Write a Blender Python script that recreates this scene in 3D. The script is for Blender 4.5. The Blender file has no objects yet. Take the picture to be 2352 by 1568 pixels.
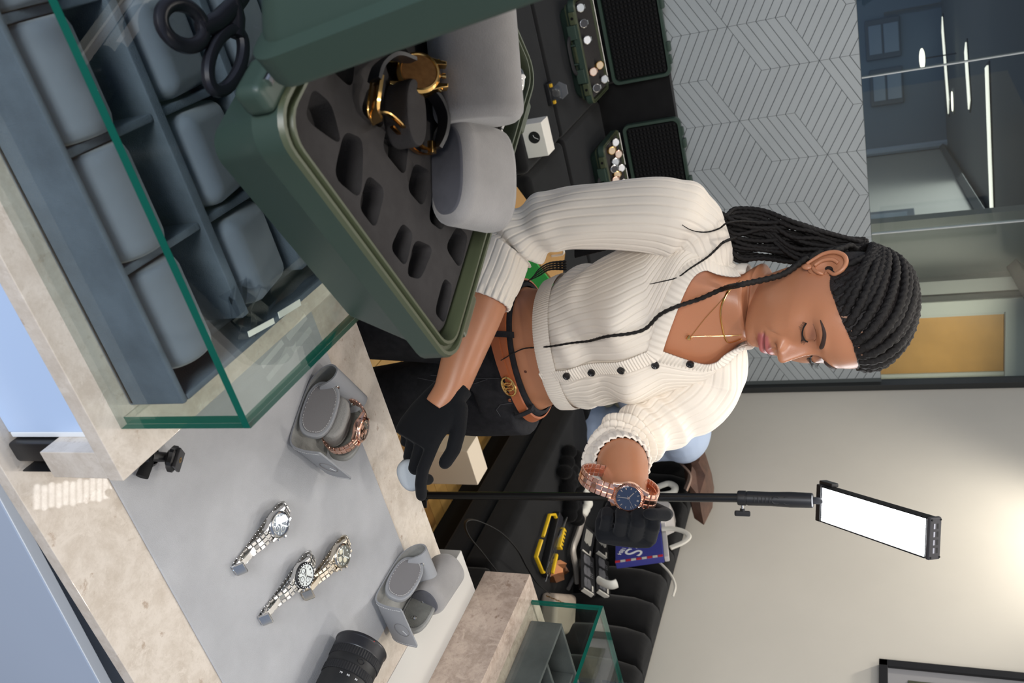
import bpy, bmesh, math, random
import numpy as np
from math import sin, cos, pi, radians as R
from mathutils import Vector as V, Matrix, Quaternion
S = bpy.context.scene; COL = S.collection
rnd = random.Random(7)

# ------------------------------------------------------------------ camera
FPX, PITCH, ROLL, HEAD = 2005.0, 0.4246, 0.0488, 1.0686
CAM = V((0, 0, 1.63))
_F = V((cos(HEAD)*cos(PITCH), sin(HEAD)*cos(PITCH), -sin(PITCH)))
_R = V((sin(HEAD), -cos(HEAD), 0)); _D = _F.cross(_R)
RT = _R*cos(ROLL) + _D*sin(ROLL); DN = _D*cos(ROLL) - _R*sin(ROLL)      # the photograph is a portrait picture lying on its side
cd = bpy.data.cameras.new('camera'); cam = bpy.data.objects.new('camera', cd); COL.objects.link(cam)
mx = Matrix.Identity(4)
for i in range(3):
    mx[i][0] = -DN[i]; mx[i][1] = -RT[i]; mx[i][2] = -_F[i]; mx[i][3] = CAM[i]
cam.matrix_world = mx
cd.sensor_width = 36; cd.lens = FPX*36/2352; cd.clip_start = .05; cd.clip_end = 60
cd.dof.use_dof = True; cd.dof.focus_distance = 1.35; cd.dof.aperture_fstop = 11
S.camera = cam

# ------------------------------------------------------------------ light
S.view_settings.view_transform = 'Standard'; S.view_settings.look = 'None'
S.view_settings.gamma = 1; S.view_settings.use_curve_mapping = False
S.view_settings.exposure = 0.0
wd = bpy.data.worlds.new('world'); S.world = wd; wd.use_nodes = True
wd.node_tree.nodes['Background'].inputs[0].default_value = (.62, .74, 1, 1)
wd.node_tree.nodes['Background'].inputs[1].default_value = .38

def area(name, loc, target, sx, sy, power, col):
    l = bpy.data.lights.new(name, 'AREA'); l.shape = 'RECTANGLE'; l.size = sx; l.size_y = sy
    l.energy = power; l.color = col
    o = bpy.data.objects.new(name, l); COL.objects.link(o); o.location = loc
    o.rotation_euler = (V(target)-V(loc)).to_track_quat('-Z', 'Y').to_euler()
    return o
area('window_light', (-1.9, -1.2, 1.5), (.5, .9, .9), 1.6, 1.6, 24, (.42, .66, 1))
area('added_key_light', (-2.1, -2.7, 2.3), (.7, 1.3, 1.35), 1.9, 1.5, 150, (1, .97, .93))  # unseen soft key added behind the camera to brighten the woman
area('ceiling_light_warm', (1.1, 2.0, 2.63), (1.1, 2.0, 0), 2.8, 3.6, 26, (1, .94, .86))
def spot(name, loc, target, power, ang, col):
    l = bpy.data.lights.new(name, 'SPOT'); l.energy = power; l.spot_size = R(ang); l.spot_blend = .8; l.color = col; l.shadow_soft_size = .06
    o = bpy.data.objects.new(name, l); COL.objects.link(o); o.location = loc; o.rotation_euler = (V(target)-V(loc)).to_track_quat('-Z', 'Y').to_euler()
spot('wall_downlight', (2.25, 3.0, 2.6), (2.52, 2.9, 1.3), 55, 105, (1, .93, .82))
for k_, (x_, y_) in enumerate(((.2, 1.9), (1.5, 1.95), (.3, 3.2), (1.4, 3.25), (.4, .3), (1.6, .4))): spot('downlight_%d' % k_, (x_, y_, 2.6), (x_, y_, 0), 20, 130, (1, .94, .86))
# ------------------------------------------------------------------ helpers
def ray(x, y): return RT*((y-784)/FPX) + DN*((1176-x)/FPX) + _F
def onz(x, y, z): d = ray(x, y); return CAM + d*((z-CAM.z)/d.z)
def onax(x, y, a, v): d = ray(x, y); return CAM + d*((v-CAM[a])/d[a])
def atd(x, y, dep): return CAM + ray(x, y)*dep

def lin(c): return c/12.92 if c <= .04045 else ((c+.055)/1.055)**2.4
def rgb(*c):
    return tuple(lin(v/255) for v in c) + (1,)
MATS = {}
def mat(name, col, rough=.5, metal=0, var=0, vscale=8, bump=0, bscale=200, spec=.5, col2=None, coat=0, sheen=0, trans=0, emit=None, es=1, alpha=1, sss=0, noise=3.0, aniso=None):
    if name in MATS: return MATS[name]
    m = bpy.data.materials.new(name); m.use_nodes = True; MATS[name] = m
    nt = m.node_tree; b = nt.nodes['Principled BSDF']; N = nt.nodes.new; L = nt.links.new
    I = b.inputs
    I['Base Color'].default_value = col; I['Roughness'].default_value = rough; I['Metallic'].default_value = metal
    I['Specular IOR Level'].default_value = spec; I['Coat Weight'].default_value = coat; I['Sheen Weight'].default_value = sheen
    I['Transmission Weight'].default_value = trans; I['Alpha'].default_value = alpha
    if sss: I['Subsurface Weight'].default_value = sss; I['Subsurface Radius'].default_value = (.02, .008, .004); I['Subsurface Scale'].default_value = .3
    if emit: I['Emission Color'].default_value = emit; I['Emission Strength'].default_value = es
    tc = None
    if var or bump:
        tc = N('ShaderNodeTexCoord')
    if var:
        n = N('ShaderNodeTexNoise'); n.inputs['Scale'].default_value = vscale; n.inputs['Detail'].default_value = noise+2; n.inputs['Roughness'].default_value = .6
        L(tc.outputs['Object'], n.inputs['Vector'])
        r = N('ShaderNodeValToRGB'); e = r.color_ramp.elements
        c2 = col2 if col2 else tuple(v*(1-var) for v in col[:3])+(1,)
        e[0].position = .35; e[0].color = c2; e[1].position = .65; e[1].color = col if col2 else tuple(min(1, v*(1+var*.5)) for v in col[:3])+(1,)
        L(n.outputs['Fac'], r.inputs['Fac']); L(r.outputs['Color'], I['Base Color'])
    if bump:
        n2 = N('ShaderNodeTexNoise'); n2.inputs['Scale'].default_value = bscale; n2.inputs['Detail'].default_value = 3
        L(tc.outputs['Object'], n2.inputs['Vector'])
        bp = N('ShaderNodeBump'); bp.inputs['Strength'].default_value = bump; bp.inputs['Distance'].default_value = .002
        L(n2.outputs['Fac'], bp.inputs['Height']); L(bp.outputs['Normal'], I['Normal'])
    return m

# geometry: a geo is (verts, faces)
def J(*gs):
    vs, fs = [], []
    for g in gs:
        k = len(vs); vs += list(g[0]); fs += [tuple(i+k for i in f) for f in g[1]]
    return vs, fs
def X(g, m): return [m @ V(v) for v in g[0]], g[1]
def mv(g, x, y, z): return X(g, Matrix.Translation((x, y, z)))
def rot(g, axis, deg): return X(g, Matrix.Rotation(R(deg), 4, axis))
def frame(o, x, y, z):
    m = Matrix.Identity(4)
    for i in range(3): m[i][0] = x[i]; m[i][1] = y[i]; m[i][2] = z[i]; m[i][3] = o[i]
    return m
def box(x0, x1, y0, y1, z0, z1):
    return [V((x, y, z)) for x in (x0, x1) for y in (y0, y1) for z in (z0, z1)], [(0, 1, 3, 2), (4, 6, 7, 5), (0, 4, 5, 1), (2, 3, 7, 6), (0, 2, 6, 4), (1, 5, 7, 3)]
def bev(g, r, n=2, ang=30):
    bm = bmesh.new(); bv = [bm.verts.new(v) for v in g[0]]
    for f in g[1]:
        try: bm.faces.new([bv[i] for i in f])
        except ValueError: pass
    bmesh.ops.recalc_face_normals(bm, faces=bm.faces)
    es = [e for e in bm.edges if len(e.link_faces) == 2 and e.calc_face_angle(0) > R(ang)]
    bmesh.ops.bevel(bm, geom=es, offset=r, segments=n, profile=.5, affect='EDGES', clamp_overlap=True)
    bm.verts.index_update()
    out = [v.co.copy() for v in bm.verts], [tuple(v.index for v in f.verts) for f in bm.faces]
    bm.free(); return out
def rbox(x0, x1, y0, y1, z0, z1, r=.004, n=2): return bev(box(x0, x1, y0, y1, z0, z1), r, n)
def loft(rings, closed=True, cap0=True, cap1=True, loop=False):
    n = len(rings[0]); vs = [V(p) for r in rings for p in r]; fs = []
    m = len(rings)
    for i in range(m if loop else m-1):
        i2 = (i+1) % m
        for j in range(n if closed else n-1):
            k = (j+1) % n
            fs.append((i*n+j, i*n+k, i2*n+k, i2*n+j))
    if closed and not loop:
        if cap0: fs.append(tuple(range(n-1, -1, -1)))
        if cap1: fs.append(tuple((m-1)*n+j for j in range(n)))
    return vs, fs
def lathe(prof, n=32):
    g = loft([[V((r*cos(2*pi*j/n), r*sin(2*pi*j/n), z)) for j in range(n)] for r, z in prof], cap0=prof[0][0] == 0, cap1=prof[-1][0] == 0); return g
def frames(pts, up=None):
    pts = [V(p) for p in pts]; out = []; u = None
    for i, p in enumerate(pts):
        t = (pts[min(i+1, len(pts)-1)]-pts[max(i-1, 0)])
        if t.length < 1e-9: t = V((0, 0, 1))
        t.normalize()
        if u is None:
            u = V(up) if up else (V((0, 0, 1)) if abs(t.z) < .9 else V((1, 0, 0)))
        u = (u-t*u.dot(t))
        if u.length < 1e-6: u = t.orthogonal()
        u.normalize(); out.append((p, t, u, t.cross(u)))
    return out
def tube(pts, r, n=10, caps=True, up=None, loop=False, sec=None):
    rings = []
    P = [V(p) for p in pts]
    if loop: fr = frames(P+[P[0]], up)[:-1]
    else: fr = frames(P, up)
    for i, (p, t, u, w) in enumerate(fr):
        rr = r[i] if isinstance(r, list) else r
        if isinstance(rr, (tuple, list)): ru, rw = rr
        else: ru = rw = rr
        rings.append([p+u*(ru*cos(2*pi*j/n))+w*(rw*sin(2*pi*j/n)) for j in range(n)])
    return loft(rings, cap0=caps, cap1=caps, loop=loop)
def cyl(p0, p1, r, n=20, r1=None): return tube([p0, p1], [r, r if r1 is None else r1], n)
def strip(pts, wdir, w, t, up=None):
    """flat band of width w (along wdir) and thickness t following pts"""
    wd_ = V(wdir).normalized(); rings = []
    for p, tt, u, _ in frames(pts):
        nn = tt.cross(wd_).normalized(); ww = w if not callable(w) else w(p)
        rings.append([p+wd_*(ww/2)+nn*(t/2), p-wd_*(ww/2)+nn*(t/2), p-wd_*(ww/2)-nn*(t/2), p+wd_*(ww/2)-nn*(t/2)])
    return loft(rings)
def rrect(w, h, r, n=6):
    o = []
    for cx, cy, a in ((w/2-r, h/2-r, 0), (-w/2+r, h/2-r, 90), (-w/2+r, -h/2+r, 180), (w/2-r, -h/2+r, 270)):
        for i in range(n+1): t = R(a+90*i/n); o.append((cx+r*cos(t), cy+r*sin(t)))
    return o
def oval(w, h, n=40, e=2.4):
    o = []
    for i in range(n):
        t = 2*pi*i/n; c, s = cos(t), sin(t)
        o.append((w/2*math.copysign(abs(c)**(2/e), c), h/2*math.copysign(abs(s)**(2/e), s)))
    return o
def prism(out, z0, z1, b=0, n=2):
    """outline extruded z0..z1 with rounded rims of size b"""
    def ins(o, d):
        a = np.array(o); c = a.mean(0); q = []
        k = len(a)
        for i in range(k):
            t = a[(i+1) % k]-a[i-1]; t = t/(np.linalg.norm(t)+1e-12); q.append(a[i]-np.array((t[1], -t[0]))*d)
        return q
    if not b: rs = [(0, z0), (0, z1)]
    else:
        rs = [(b*(1-sin(pi/2*i/n)), z0+b*(1-cos(pi/2*i/n))) for i in range(n+1)]
        rs += [(b*(1-cos(pi/2*i/n)), z1-b*(1-sin(pi/2*i/n))) for i in range(n+1)]
    return loft([[V((p[0], p[1], z)) for p in ins(out, d)] for d, z in rs])
def cr(pts, n=8, loop=False):
    """Catmull-Rom through pts"""
    P = [V(p) for p in pts]; out = []; k = len(P)
    for i in range(k if loop else k-1):
        if loop: a, b, c, d = P[i-1], P[i], P[(i+1) % k], P[(i+2) % k]
        else: a, b, c, d = P[max(i-1, 0)], P[i], P[i+1], P[min(i+2, k-1)]
        for j in range(n):
            t = j/n
            out.append(.5*((2*b)+(c-a)*t+(2*a-5*b+4*c-d)*t*t+(3*b-a-3*c+d)*t**3))
    if not loop: out.append(P[-1])
    return out
def ball(c, r, n=16, m=10):
    rx, ry, rz = r if isinstance(r, (tuple, list)) else (r, r, r)
    rings = [[V((c[0]+rx*sin(pi*i/m)*cos(2*pi*j/n), c[1]+ry*sin(pi*i/m)*sin(2*pi*j/n), c[2]-rz*cos(pi*i/m))) for j in range(n)] for i in range(1, m)]
    g = loft(rings, cap0=False, cap1=False); vs, fs = g
    a = len(vs); vs += [V((c[0], c[1], c[2]-rz)), V((c[0], c[1], c[2]+rz))]
    for j in range(n):
        fs.append((a, (j+1) % n, j)); fs.append((a+1, (m-2)*n+j, (m-2)*n+(j+1) % n))
    return vs, fs

MW = {}
def link(name, me, m, parent=None, ang=35):
    o = bpy.data.objects.new(name, me); COL.objects.link(o)
    if m is not None and not me.materials:
        for q in (m if isinstance(m, (list, tuple)) else [m]): me.materials.append(q)
    if parent: o.parent = parent
    if 12 < len(me.polygons) < 2500 and name not in ('film_strip', 'board', 'pin', 'lettering'):
        md = o.modifiers.new('weighted_normal', 'WEIGHTED_NORMAL'); md.keep_sharp = True
    return o
def mesh(name, g, ang=35, smooth=True):
    me = bpy.data.meshes.new(name); me.from_pydata([tuple(v) for v in g[0]], [], g[1]); me.validate()
    bm = bmesh.new(); bm.from_mesh(me); bmesh.ops.recalc_face_normals(bm, faces=bm.faces); bm.to_mesh(me); bm.free()
    if smooth:
        me.shade_smooth()
        if ang < 180: me.set_sharp_from_angle(angle=R(ang))
    return me
def full(o):
    m = MW.get(o.name, Matrix.Identity(4)); return m
def add(name, g, m, parent=None, w=False, ang=35, label=None):
    """one mesh object; w=True: g is in world coordinates"""
    if w and parent: g = X(g, full(parent).inverted())
    o = link(name, mesh(name, g, ang), m, parent)
    if parent: MW[o.name] = full(parent).copy()
    if label: o['label'] = label
    return o
def tag(o, label, cat, group=None, kind=None):
    if label: o['label'] = label
    if cat: o['category'] = cat
    if group: o['group'] = group
    if kind: o['kind'] = kind
    return o
def thing(name, label, cat, loc=(0, 0, 0), rz=0, group=None, M=None):
    o = bpy.data.objects.new(name, None); COL.objects.link(o); o.empty_display_size = .02
    m = M if M is not None else Matrix.Translation(loc) @ Matrix.Rotation(rz, 4, 'Z')
    o.matrix_world = m; MW[o.name] = m.copy()
    return tag(o, label, cat, group)
def one(name, g, m, label, cat, group=None, ang=35, base=None):
    """a thing that is a single mesh; g in world coordinates; origin at its base"""
    vs = [V(v) for v in g[0]]
    b = V(base) if base else V((sum(v.x for v in vs)/len(vs), sum(v.y for v in vs)/len(vs), min(v.z for v in vs)))
    o = link(name, mesh(name, ([v-b for v in vs], g[1]), ang), m); o.location = b; MW[o.name] = Matrix.Translation(b)
    return tag(o, label, cat, group)
def struct(name, g, m, parent=None, ang=35):
    o = add(name, g, m, parent, ang=ang)
    if not parent: o['kind'] = 'structure'
    return o
def dup(o, M, label=None, group=None):
    """copy a thing with parts and sub-parts, mesh data shared"""
    def rec(s, par):
        c = s.copy(); COL.objects.link(c)
        if par: c.parent = par
        for ch in s.children: rec(ch, c)
        return c
    c = rec(o, None); c.matrix_world = M; MW[c.name] = M.copy()
    if label: c['label'] = label
    if group: c['group'] = group
    return c
_fonts = {}
def text(name, s, size, m, parent, M, ext=.0004, label=None, align='CENTER'):
    cu = bpy.data.curves.new(name, 'FONT'); cu.body = s; cu.size = size; cu.extrude = ext; cu.align_x = align; cu.align_y = 'CENTER'
    t = bpy.data.objects.new('tmp', cu); COL.objects.link(t)
    dg = bpy.context.evaluated_depsgraph_get()
    me = bpy.data.meshes.new_from_object(t.evaluated_get(dg)); bpy.data.objects.remove(t); me.name = name
    me.materials.clear(); me.transform(M)
    o = link(name, me, m, parent)
    if label: o['label'] = label
    return o

# ------------------------------------------------------------------ materials
def stone_mat(name, base, dark, spot):
    m = bpy.data.materials.new(name); m.use_nodes = True; nt = m.node_tree; b = nt.nodes['Principled BSDF']; N = nt.nodes.new; L = nt.links.new
    tc = N('ShaderNodeTexCoord')
    def noise(sc, det=5, rg=.6, dist=0):
        n = N('ShaderNodeTexNoise'); n.inputs['Scale'].default_value = sc; n.inputs['Detail'].default_value = det; n.inputs['Roughness'].default_value = rg; n.inputs['Distortion'].default_value = dist
        L(tc.outputs['Object'], n.inputs['Vector']); return n
    def ramp(src, p0, p1):
        r = N('ShaderNodeMapRange'); r.inputs['From Min'].default_value = p0; r.inputs['From Max'].default_value = p1; L(src.outputs['Fac'], r.inputs['Value']); return r
    def mix(f, a, c):
        x = N('ShaderNodeMix'); x.data_type = 'RGBA'; L(f.outputs[0], x.inputs['Factor'])
        if isinstance(a, tuple): x.inputs['A'].default_value = a
        else: L(a.outputs['Result'], x.inputs['A'])
        x.inputs['B'].default_value = c; return x
    c1 = mix(ramp(noise(22, 10, .78, .2), .42, .62), base, dark)
    c2 = mix(ramp(noise(38, 5, .6), .635, .70), c1, spot)
    c3 = mix(ramp(noise(150, 5, .7), .58, .70), c2, dark)
    c4 = mix(ramp(noise(30, 10, .75, .8), .55, .62), c3, tuple(min(1, v*1.04) for v in base[:3])+(1,))
    x = c4
    # mix outputs: 'Result' index 2 for colour
    L(c4.outputs[2], b.inputs['Base Color'])
    for a, bnode in ((c1, c2), (c2, c3), (c3, c4)):
        for l in list(bnode.inputs['A'].links) if False else []: pass
    nt.links.new(c1.outputs[2], c2.inputs[6]); nt.links.new(c2.outputs[2], c3.inputs[6]); nt.links.new(c3.outputs[2], c4.inputs[6])
    for c, a in ((c1, base),): c.inputs[6].default_value = base
    for c, bb in ((c1, dark), (c2, spot), (c3, dark), (c4, tuple(min(1, v*1.0) for v in base[:3])+(1,))): c.inputs[7].default_value = bb
    b.inputs['Roughness'].default_value = .025; b.inputs['Specular IOR Level'].default_value = .5
    MATS[name] = m; return m
def glass_mat(name, tint, refl=.08, rough=0, edge=False):
    m = bpy.data.materials.new(name); m.use_nodes = True; nt = m.node_tree; nt.nodes.clear(); N = nt.nodes.new; L = nt.links.new
    o = N('ShaderNodeOutputMaterial'); t = N('ShaderNodeBsdfTransparent'); t.inputs[0].default_value = tint
    g = N('ShaderNodeBsdfGlossy'); g.inputs['Roughness'].default_value = rough; g.inputs[0].default_value = (1, 1, 1, 1)
    f = N('ShaderNodeFresnel'); ge = N('ShaderNodeNewGeometry'); mr = N('ShaderNodeMapRange'); mr.inputs['To Min'].default_value = 1.45; mr.inputs['To Max'].default_value = 1/1.45
    L(ge.outputs['Backfacing'], mr.inputs['Value']); L(mr.outputs[0], f.inputs[0])
    mm = N('ShaderNodeMixShader'); L(f.outputs[0], mm.inputs[0]); L(t.outputs[0], mm.inputs[1]); L(g.outputs[0], mm.inputs[2]); L(mm.outputs[0], o.inputs[0])
    if edge:
        d = N('ShaderNodeBsdfPrincipled'); d.inputs['Base Color'].default_value = edge; d.inputs['Roughness'].default_value = .3; d.inputs['Specular IOR Level'].default_value = .12
        m2 = N('ShaderNodeMixShader'); m2.inputs[0].default_value = .93; L(mm.outputs[0], m2.inputs[1]); L(d.outputs[0], m2.inputs[2]); L(m2.outputs[0], o.inputs[0])
    MATS[name] = m; return m
M_stone = stone_mat('cream_stone', rgb(214, 204, 192), rgb(194, 182, 168), rgb(178, 160, 143))
M_stone2 = stone_mat('brown_stone', rgb(190, 172, 158), rgb(158, 140, 127), rgb(146, 126, 112))
M_glass = glass_mat('clear_glass', (.955, .985, .97, 1))
M_gedge = glass_mat('green_glass_edge', (.3, .75, .6, 1), edge=(.005, .09, .065, 1))
M_suede = mat('grey_suede_mat', rgb(178, 179, 182), .95, var=.09, vscale=9, bump=.35, bscale=900, spec=.1, noise=4)
M_tray = mat('blue_grey_suede', rgb(96, 104, 116), .95, var=.22, vscale=14, bump=.3, bscale=700, spec=.1, noise=4)
M_tray2 = mat('grey_suede_tray', rgb(92, 92, 92), .95, var=.18, vscale=14, bump=.3, bscale=700, spec=.1)
M_cush = mat('blue_grey_cushion', rgb(112, 118, 130), .8, var=.1, vscale=10, sheen=.3, spec=.15)
M_pillow = mat('grey_velvet', rgb(146, 143, 141), .9, var=.13, vscale=16, bump=.2, bscale=600, sheen=.4, spec=.1)
M_pillowd = mat('charcoal_velvet', rgb(82, 82, 88), .9, var=.25, vscale=22, sheen=.3, spec=.1)
M_leather = mat('grey_leather', rgb(146, 148, 152), .5, bump=.15, bscale=900, spec=.4)
M_leatherd = mat('mid_grey_leather', rgb(122, 120, 121), .5, bump=.15, bscale=900, spec=.35)
M_lining = mat('grey_suede_lining', rgb(150, 150, 147), .95, var=.25, vscale=18, bump=.3, bscale=500, spec=.1)
M_thread = mat('pale_thread', rgb(205, 205, 205), .8)
M_case = mat('dark_green_plastic', rgb(50, 66, 58), .42, bump=.12, bscale=1400, spec=.4)
M_rim = mat('olive_green_plastic', rgb(70, 76, 56), .35, bump=.08, bscale=1400, spec=.45)
M_foam = mat('charcoal_foam', rgb(66, 64, 64), .95, var=.1, vscale=60, bump=.6, bscale=1500, spec=.05)
M_foamd = mat('black_foam', rgb(22, 22, 24), .95, spec=.1)
M_black = mat('black_plastic', rgb(26, 26, 28), .4)
M_blackm = mat('matte_black', rgb(20, 20, 21), .75, spec=.25)
M_rubber = mat('black_rubber', rgb(34, 34, 36), .6, spec=.3)
M_steel = mat('polished_steel', rgb(216, 215, 213), .14, 1)
M_brush = mat('brushed_steel', rgb(192, 190, 187), .32, 1)
M_gold = mat('yellow_gold', rgb(236, 192, 120), .18, 1)
M_rose = mat('rose_gold', rgb(242, 194, 172), .17, 1)
M_roseb = mat('brushed_rose_gold', rgb(232, 186, 166), .32, 1)
M_brass = mat('brass', rgb(190, 150, 80), .3, 1)
M_white = mat('white_laminate', rgb(226, 230, 234), .35)
M_paper = mat('white_card', rgb(232, 228, 220), .6)
M_ink = mat('white_print', rgb(240, 240, 240), .5)
M_inkb = mat('black_print', rgb(30, 30, 32), .5)
# ================================================================== the room
XW, YW, ZC = 2.64, 4.12, 2.65
M_wall = mat('warm_white_paint', rgb(206, 201, 190), .8, var=.03, vscale=2)
M_floorw = mat('oak_herringbone', rgb(150, 112, 62), .4, var=.25, vscale=9)
M_frameb = mat('black_metal_frame', rgb(40, 42, 42), .45)
M_corr = mat('corridor_paint', rgb(120, 122, 118), .8)
M_corrb = mat('corridor_blue_paint', rgb(96, 108, 118), .7)
M_dark = mat('dark_ceiling_paint', rgb(56, 60, 60), .8)
M_film = mat('grey_frosted_film', rgb(160, 166, 169), .38, var=.04, vscale=5, spec=.4)
M_filmgap = mat('dark_film_gap', rgb(78, 84, 85), .5)
M_wood = mat('amber_oak_veneer', rgb(196, 146, 78), .45, var=.14, vscale=3)
M_trim = mat('off_white_trim', rgb(186, 186, 174), .6)
M_glassw = glass_mat('partition_glass', (.86, .9, .88, 1))

fl = struct('floor', box(-2.2, XW+.1, -1.6, 6.6, -.05, -.004), mat('dark_subfloor', rgb(70, 48, 26), .6))
# herringbone boards where the floor shows
bw, bn = .07, 6
bms = []
for n_, c in (('a', (158, 122, 66)), ('b', (140, 102, 54)), ('c', (170, 134, 76))):
    me_ = mesh('board', rbox(0, bn*bw-.0015, 0, bw-.0015, -.004, 0, .001, 1)); me_.materials.append(mat('oak_board_'+n_, rgb(*c), .4, var=.2, vscale=14)); bms.append(me_)
for i in range(0, 26):
    for j in range(0, 35):
        d = (i-j) % (2*bn)
        if d not in (0, 2*bn-1): continue
        o = link('board', rnd.choice(bms), None, fl)
        o.location = (.55+i*bw, 1.12+j*bw, 0)
        if d: o.rotation_euler = (0, 0, pi/2); o.location.x += bw-.0015
struct('ceiling', box(-2.2, XW+.1, -.2, YW, ZC, ZC+.05), mat('ceiling_paint', rgb(215, 213, 208), .9))
wr = struct('wall_right', box(XW, XW+.1, -1.6, YW+.05, 0, ZC), M_wall)
# crack in the plaster is too faint to build; skirting hidden by the sofa

# glass partition on the far side: frosted lower part patterned with strips
lay = struct('wall_back', box(-.9, XW, YW+.004, YW+.006, 0, 1.50), M_filmgap)
for i_, (xa, xb) in enumerate(((-.9, 1.04), (1.044, 1.78), (1.784, XW-.03))):
    struct('window_%d' % (i_+1), box(xa, xb, YW+.008, YW+.02, 0, ZC), M_glassw)
struct('trim_1', rbox(XW-.035, XW-.001, YW-.03, YW+.03, 0, ZC, .003), M_frameb)
for i_, xa in enumerate((1.04, 1.78)):
    struct('trim_%d' % (i_+2), box(xa, xa+.004, YW+.0005, YW+.021, 1.501, ZC), mat('clear_joint', rgb(190, 195, 195), .3))
# cube pattern on the film: rhombi cut into strips
P0 = onax(1882, 139.3, 1, YW); ea = .2472; ns = 6
ux, uz = ea*cos(pi/6), ea*.5
def clip(poly, x0, x1, z0, z1):
    for f in (lambda p: p[0]-x0, lambda p: x1-p[0], lambda p: p[1]-z0, lambda p: z1-p[1]):
        out = []
        for i in range(len(poly)):
            a, b = poly[i-1], poly[i]; fa, fb = f(a), f(b)
            if (fa >= 0) != (fb >= 0): t = fa/(fa-fb); out.append((a[0]+(b[0]-a[0])*t, a[1]+(b[1]-a[1])*t))
            if fb >= 0: out.append(b)
        poly = out
        if len(poly) < 3: return None
    return poly
def rhomb(o, d, w):                                    # strips run along d and repeat along w
    g = .012*.6
    for k in range(ns):
        P = [(o[0]+d[0]*s+w[0]*t, o[1]+d[1]*s+w[1]*t) for s, t in ((.004, k/ns+g), (.996, k/ns+g), (.996, (k+1)/ns-g), (.004, (k+1)/ns-g))]
        P = clip(P, .3, XW-.06, .60, 1.498)
        if not P: continue
        n = len(P); vs = [V((p[0], YW, p[1])) for p in P]+[V((p[0], YW+.004, p[1])) for p in P]
        add('film_strip', (vs, [tuple(range(n)), tuple(range(2*n-1, n-1, -1))]+[(i, i+n, (i+1) % n+n, (i+1) % n) for i in range(n)]), M_film, lay)
for i in range(-4, 8):
    for j in range(-3, 5):
        cx = P0.x+i*2*ux+(ux if j % 2 else 0); cz = P0.z+j*1.5*ea
        rhomb((cx, cz), (-ux, -uz), (0, -ea)); rhomb((cx, cz), (ux, -uz), (0, -ea)); rhomb((cx, cz), (ux, -uz), (ux, uz))

# ---- the office seen through the clear upper glass
K = V((4.76, 14, 0)); uu = V((.94, -.34, 0)).normalized(); vv = V((-.238, -.971, 0)).normalized(); ZO = 2.3
def wallseg(name, a, b, m, z1=ZO, t=.08):
    d = (b-a).normalized(); n = V((d.y, -d.x, 0)); return struct(name, ([V((p.x, p.y, z)) for p in (a, b, b+n*t, a+n*t) for z in (0, z1)], [(0, 2, 3, 1), (2, 4, 5, 3), (4, 6, 7, 5), (6, 0, 1, 7), (0, 6, 4, 2), (1, 3, 5, 7)]), m)
M_far = mat('slate_blue_paint', rgb(98, 116, 132), .7); M_side = mat('grey_side_paint', rgb(150, 150, 143), .7); M_dk = mat('dark_office_ceiling', rgb(78, 84, 84), .8)
wallseg('wall_office_far', K, K-uu*9, M_far)
K2 = K+vv*9.0
wallseg('wall_office_side', K2, K, M_side)
struct('ceiling_office', ([V((x, y, z)) for z in (ZO, ZO+.05) for x, y in ((-4.2, YW+.03), (XW+.1, YW+.03), (3.6, 5.0), (6.2, 14.6), (-4.2, 18.2))], [(4, 3, 2, 1, 0), (5, 6, 7, 8, 9)]+[(i, (i+1) % 5, (i+1) % 5+5, i+5) for i in range(5)]), M_dk)
struct('trim_4', tube([K+vv*.02+V((-.03, 0, ZO-.06)), K2+vv*.7+V((-.03, 0, ZO-.06))], .05, 4), mat('dark_cornice', rgb(48, 52, 52), .7))
struct('trim_5', cyl(K+V((-.08, -.05, 0)), K+V((-.08, -.05, ZO)), .06, 8), mat('pale_blue_corner_trim', rgb(150, 165, 180), .6))
def on_line(x, y, a, d):                               # a pixel's ray against a vertical wall plane
    n = V((-d.y, d.x, 0)); r = ray(x, y); return CAM+r*((a-CAM).dot(n)/r.dot(n))
for i_, (p, q) in enumerate((((1985, 50), (2070, 112)), ((1996, 163), (2076, 218)))):
    a = on_line(*p, K, uu); b = on_line(*q, K, uu)
    fw = struct('window_%d' % (4+i_), rbox(-.0, (b-a).length*.86, -.06, .0, 0, max(b.z-a.z, .3), .02), mat('dark_sash_frame', rgb(70, 82, 94), .5))
    h = max(b.z-a.z, .3); wd2 = (b-a).length*.86
    dxy = V((b.x-a.x, b.y-a.y, 0)); dxy.normalize()
    Mw = frame(V((a.x, a.y, min(a.z, b.z))), dxy, V((-dxy.y, dxy.x, 0)), V((0, 0, 1)))
    fw.matrix_world = Mw; MW[fw.name] = Mw
    add('pane', rbox(.06*wd2/.4, wd2*.87, -.075, -.06, .05, h*.47, .01), mat('dusk_blue_pane', rgb(112, 132, 152), .3), fw)
    add('pane', rbox(.06*wd2/.4, wd2*.87, -.075, -.06, h*.53, h*.95, .01), MATS['dusk_blue_pane'], fw)
struct('trim_6', box(-.04, .04, 0, .03, 0, ZO), M_side).matrix_world = frame(on_line(2030, 35, K, uu)*1, uu, V((-uu.y, uu.x, 0)), V((0, 0, 1)))
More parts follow.
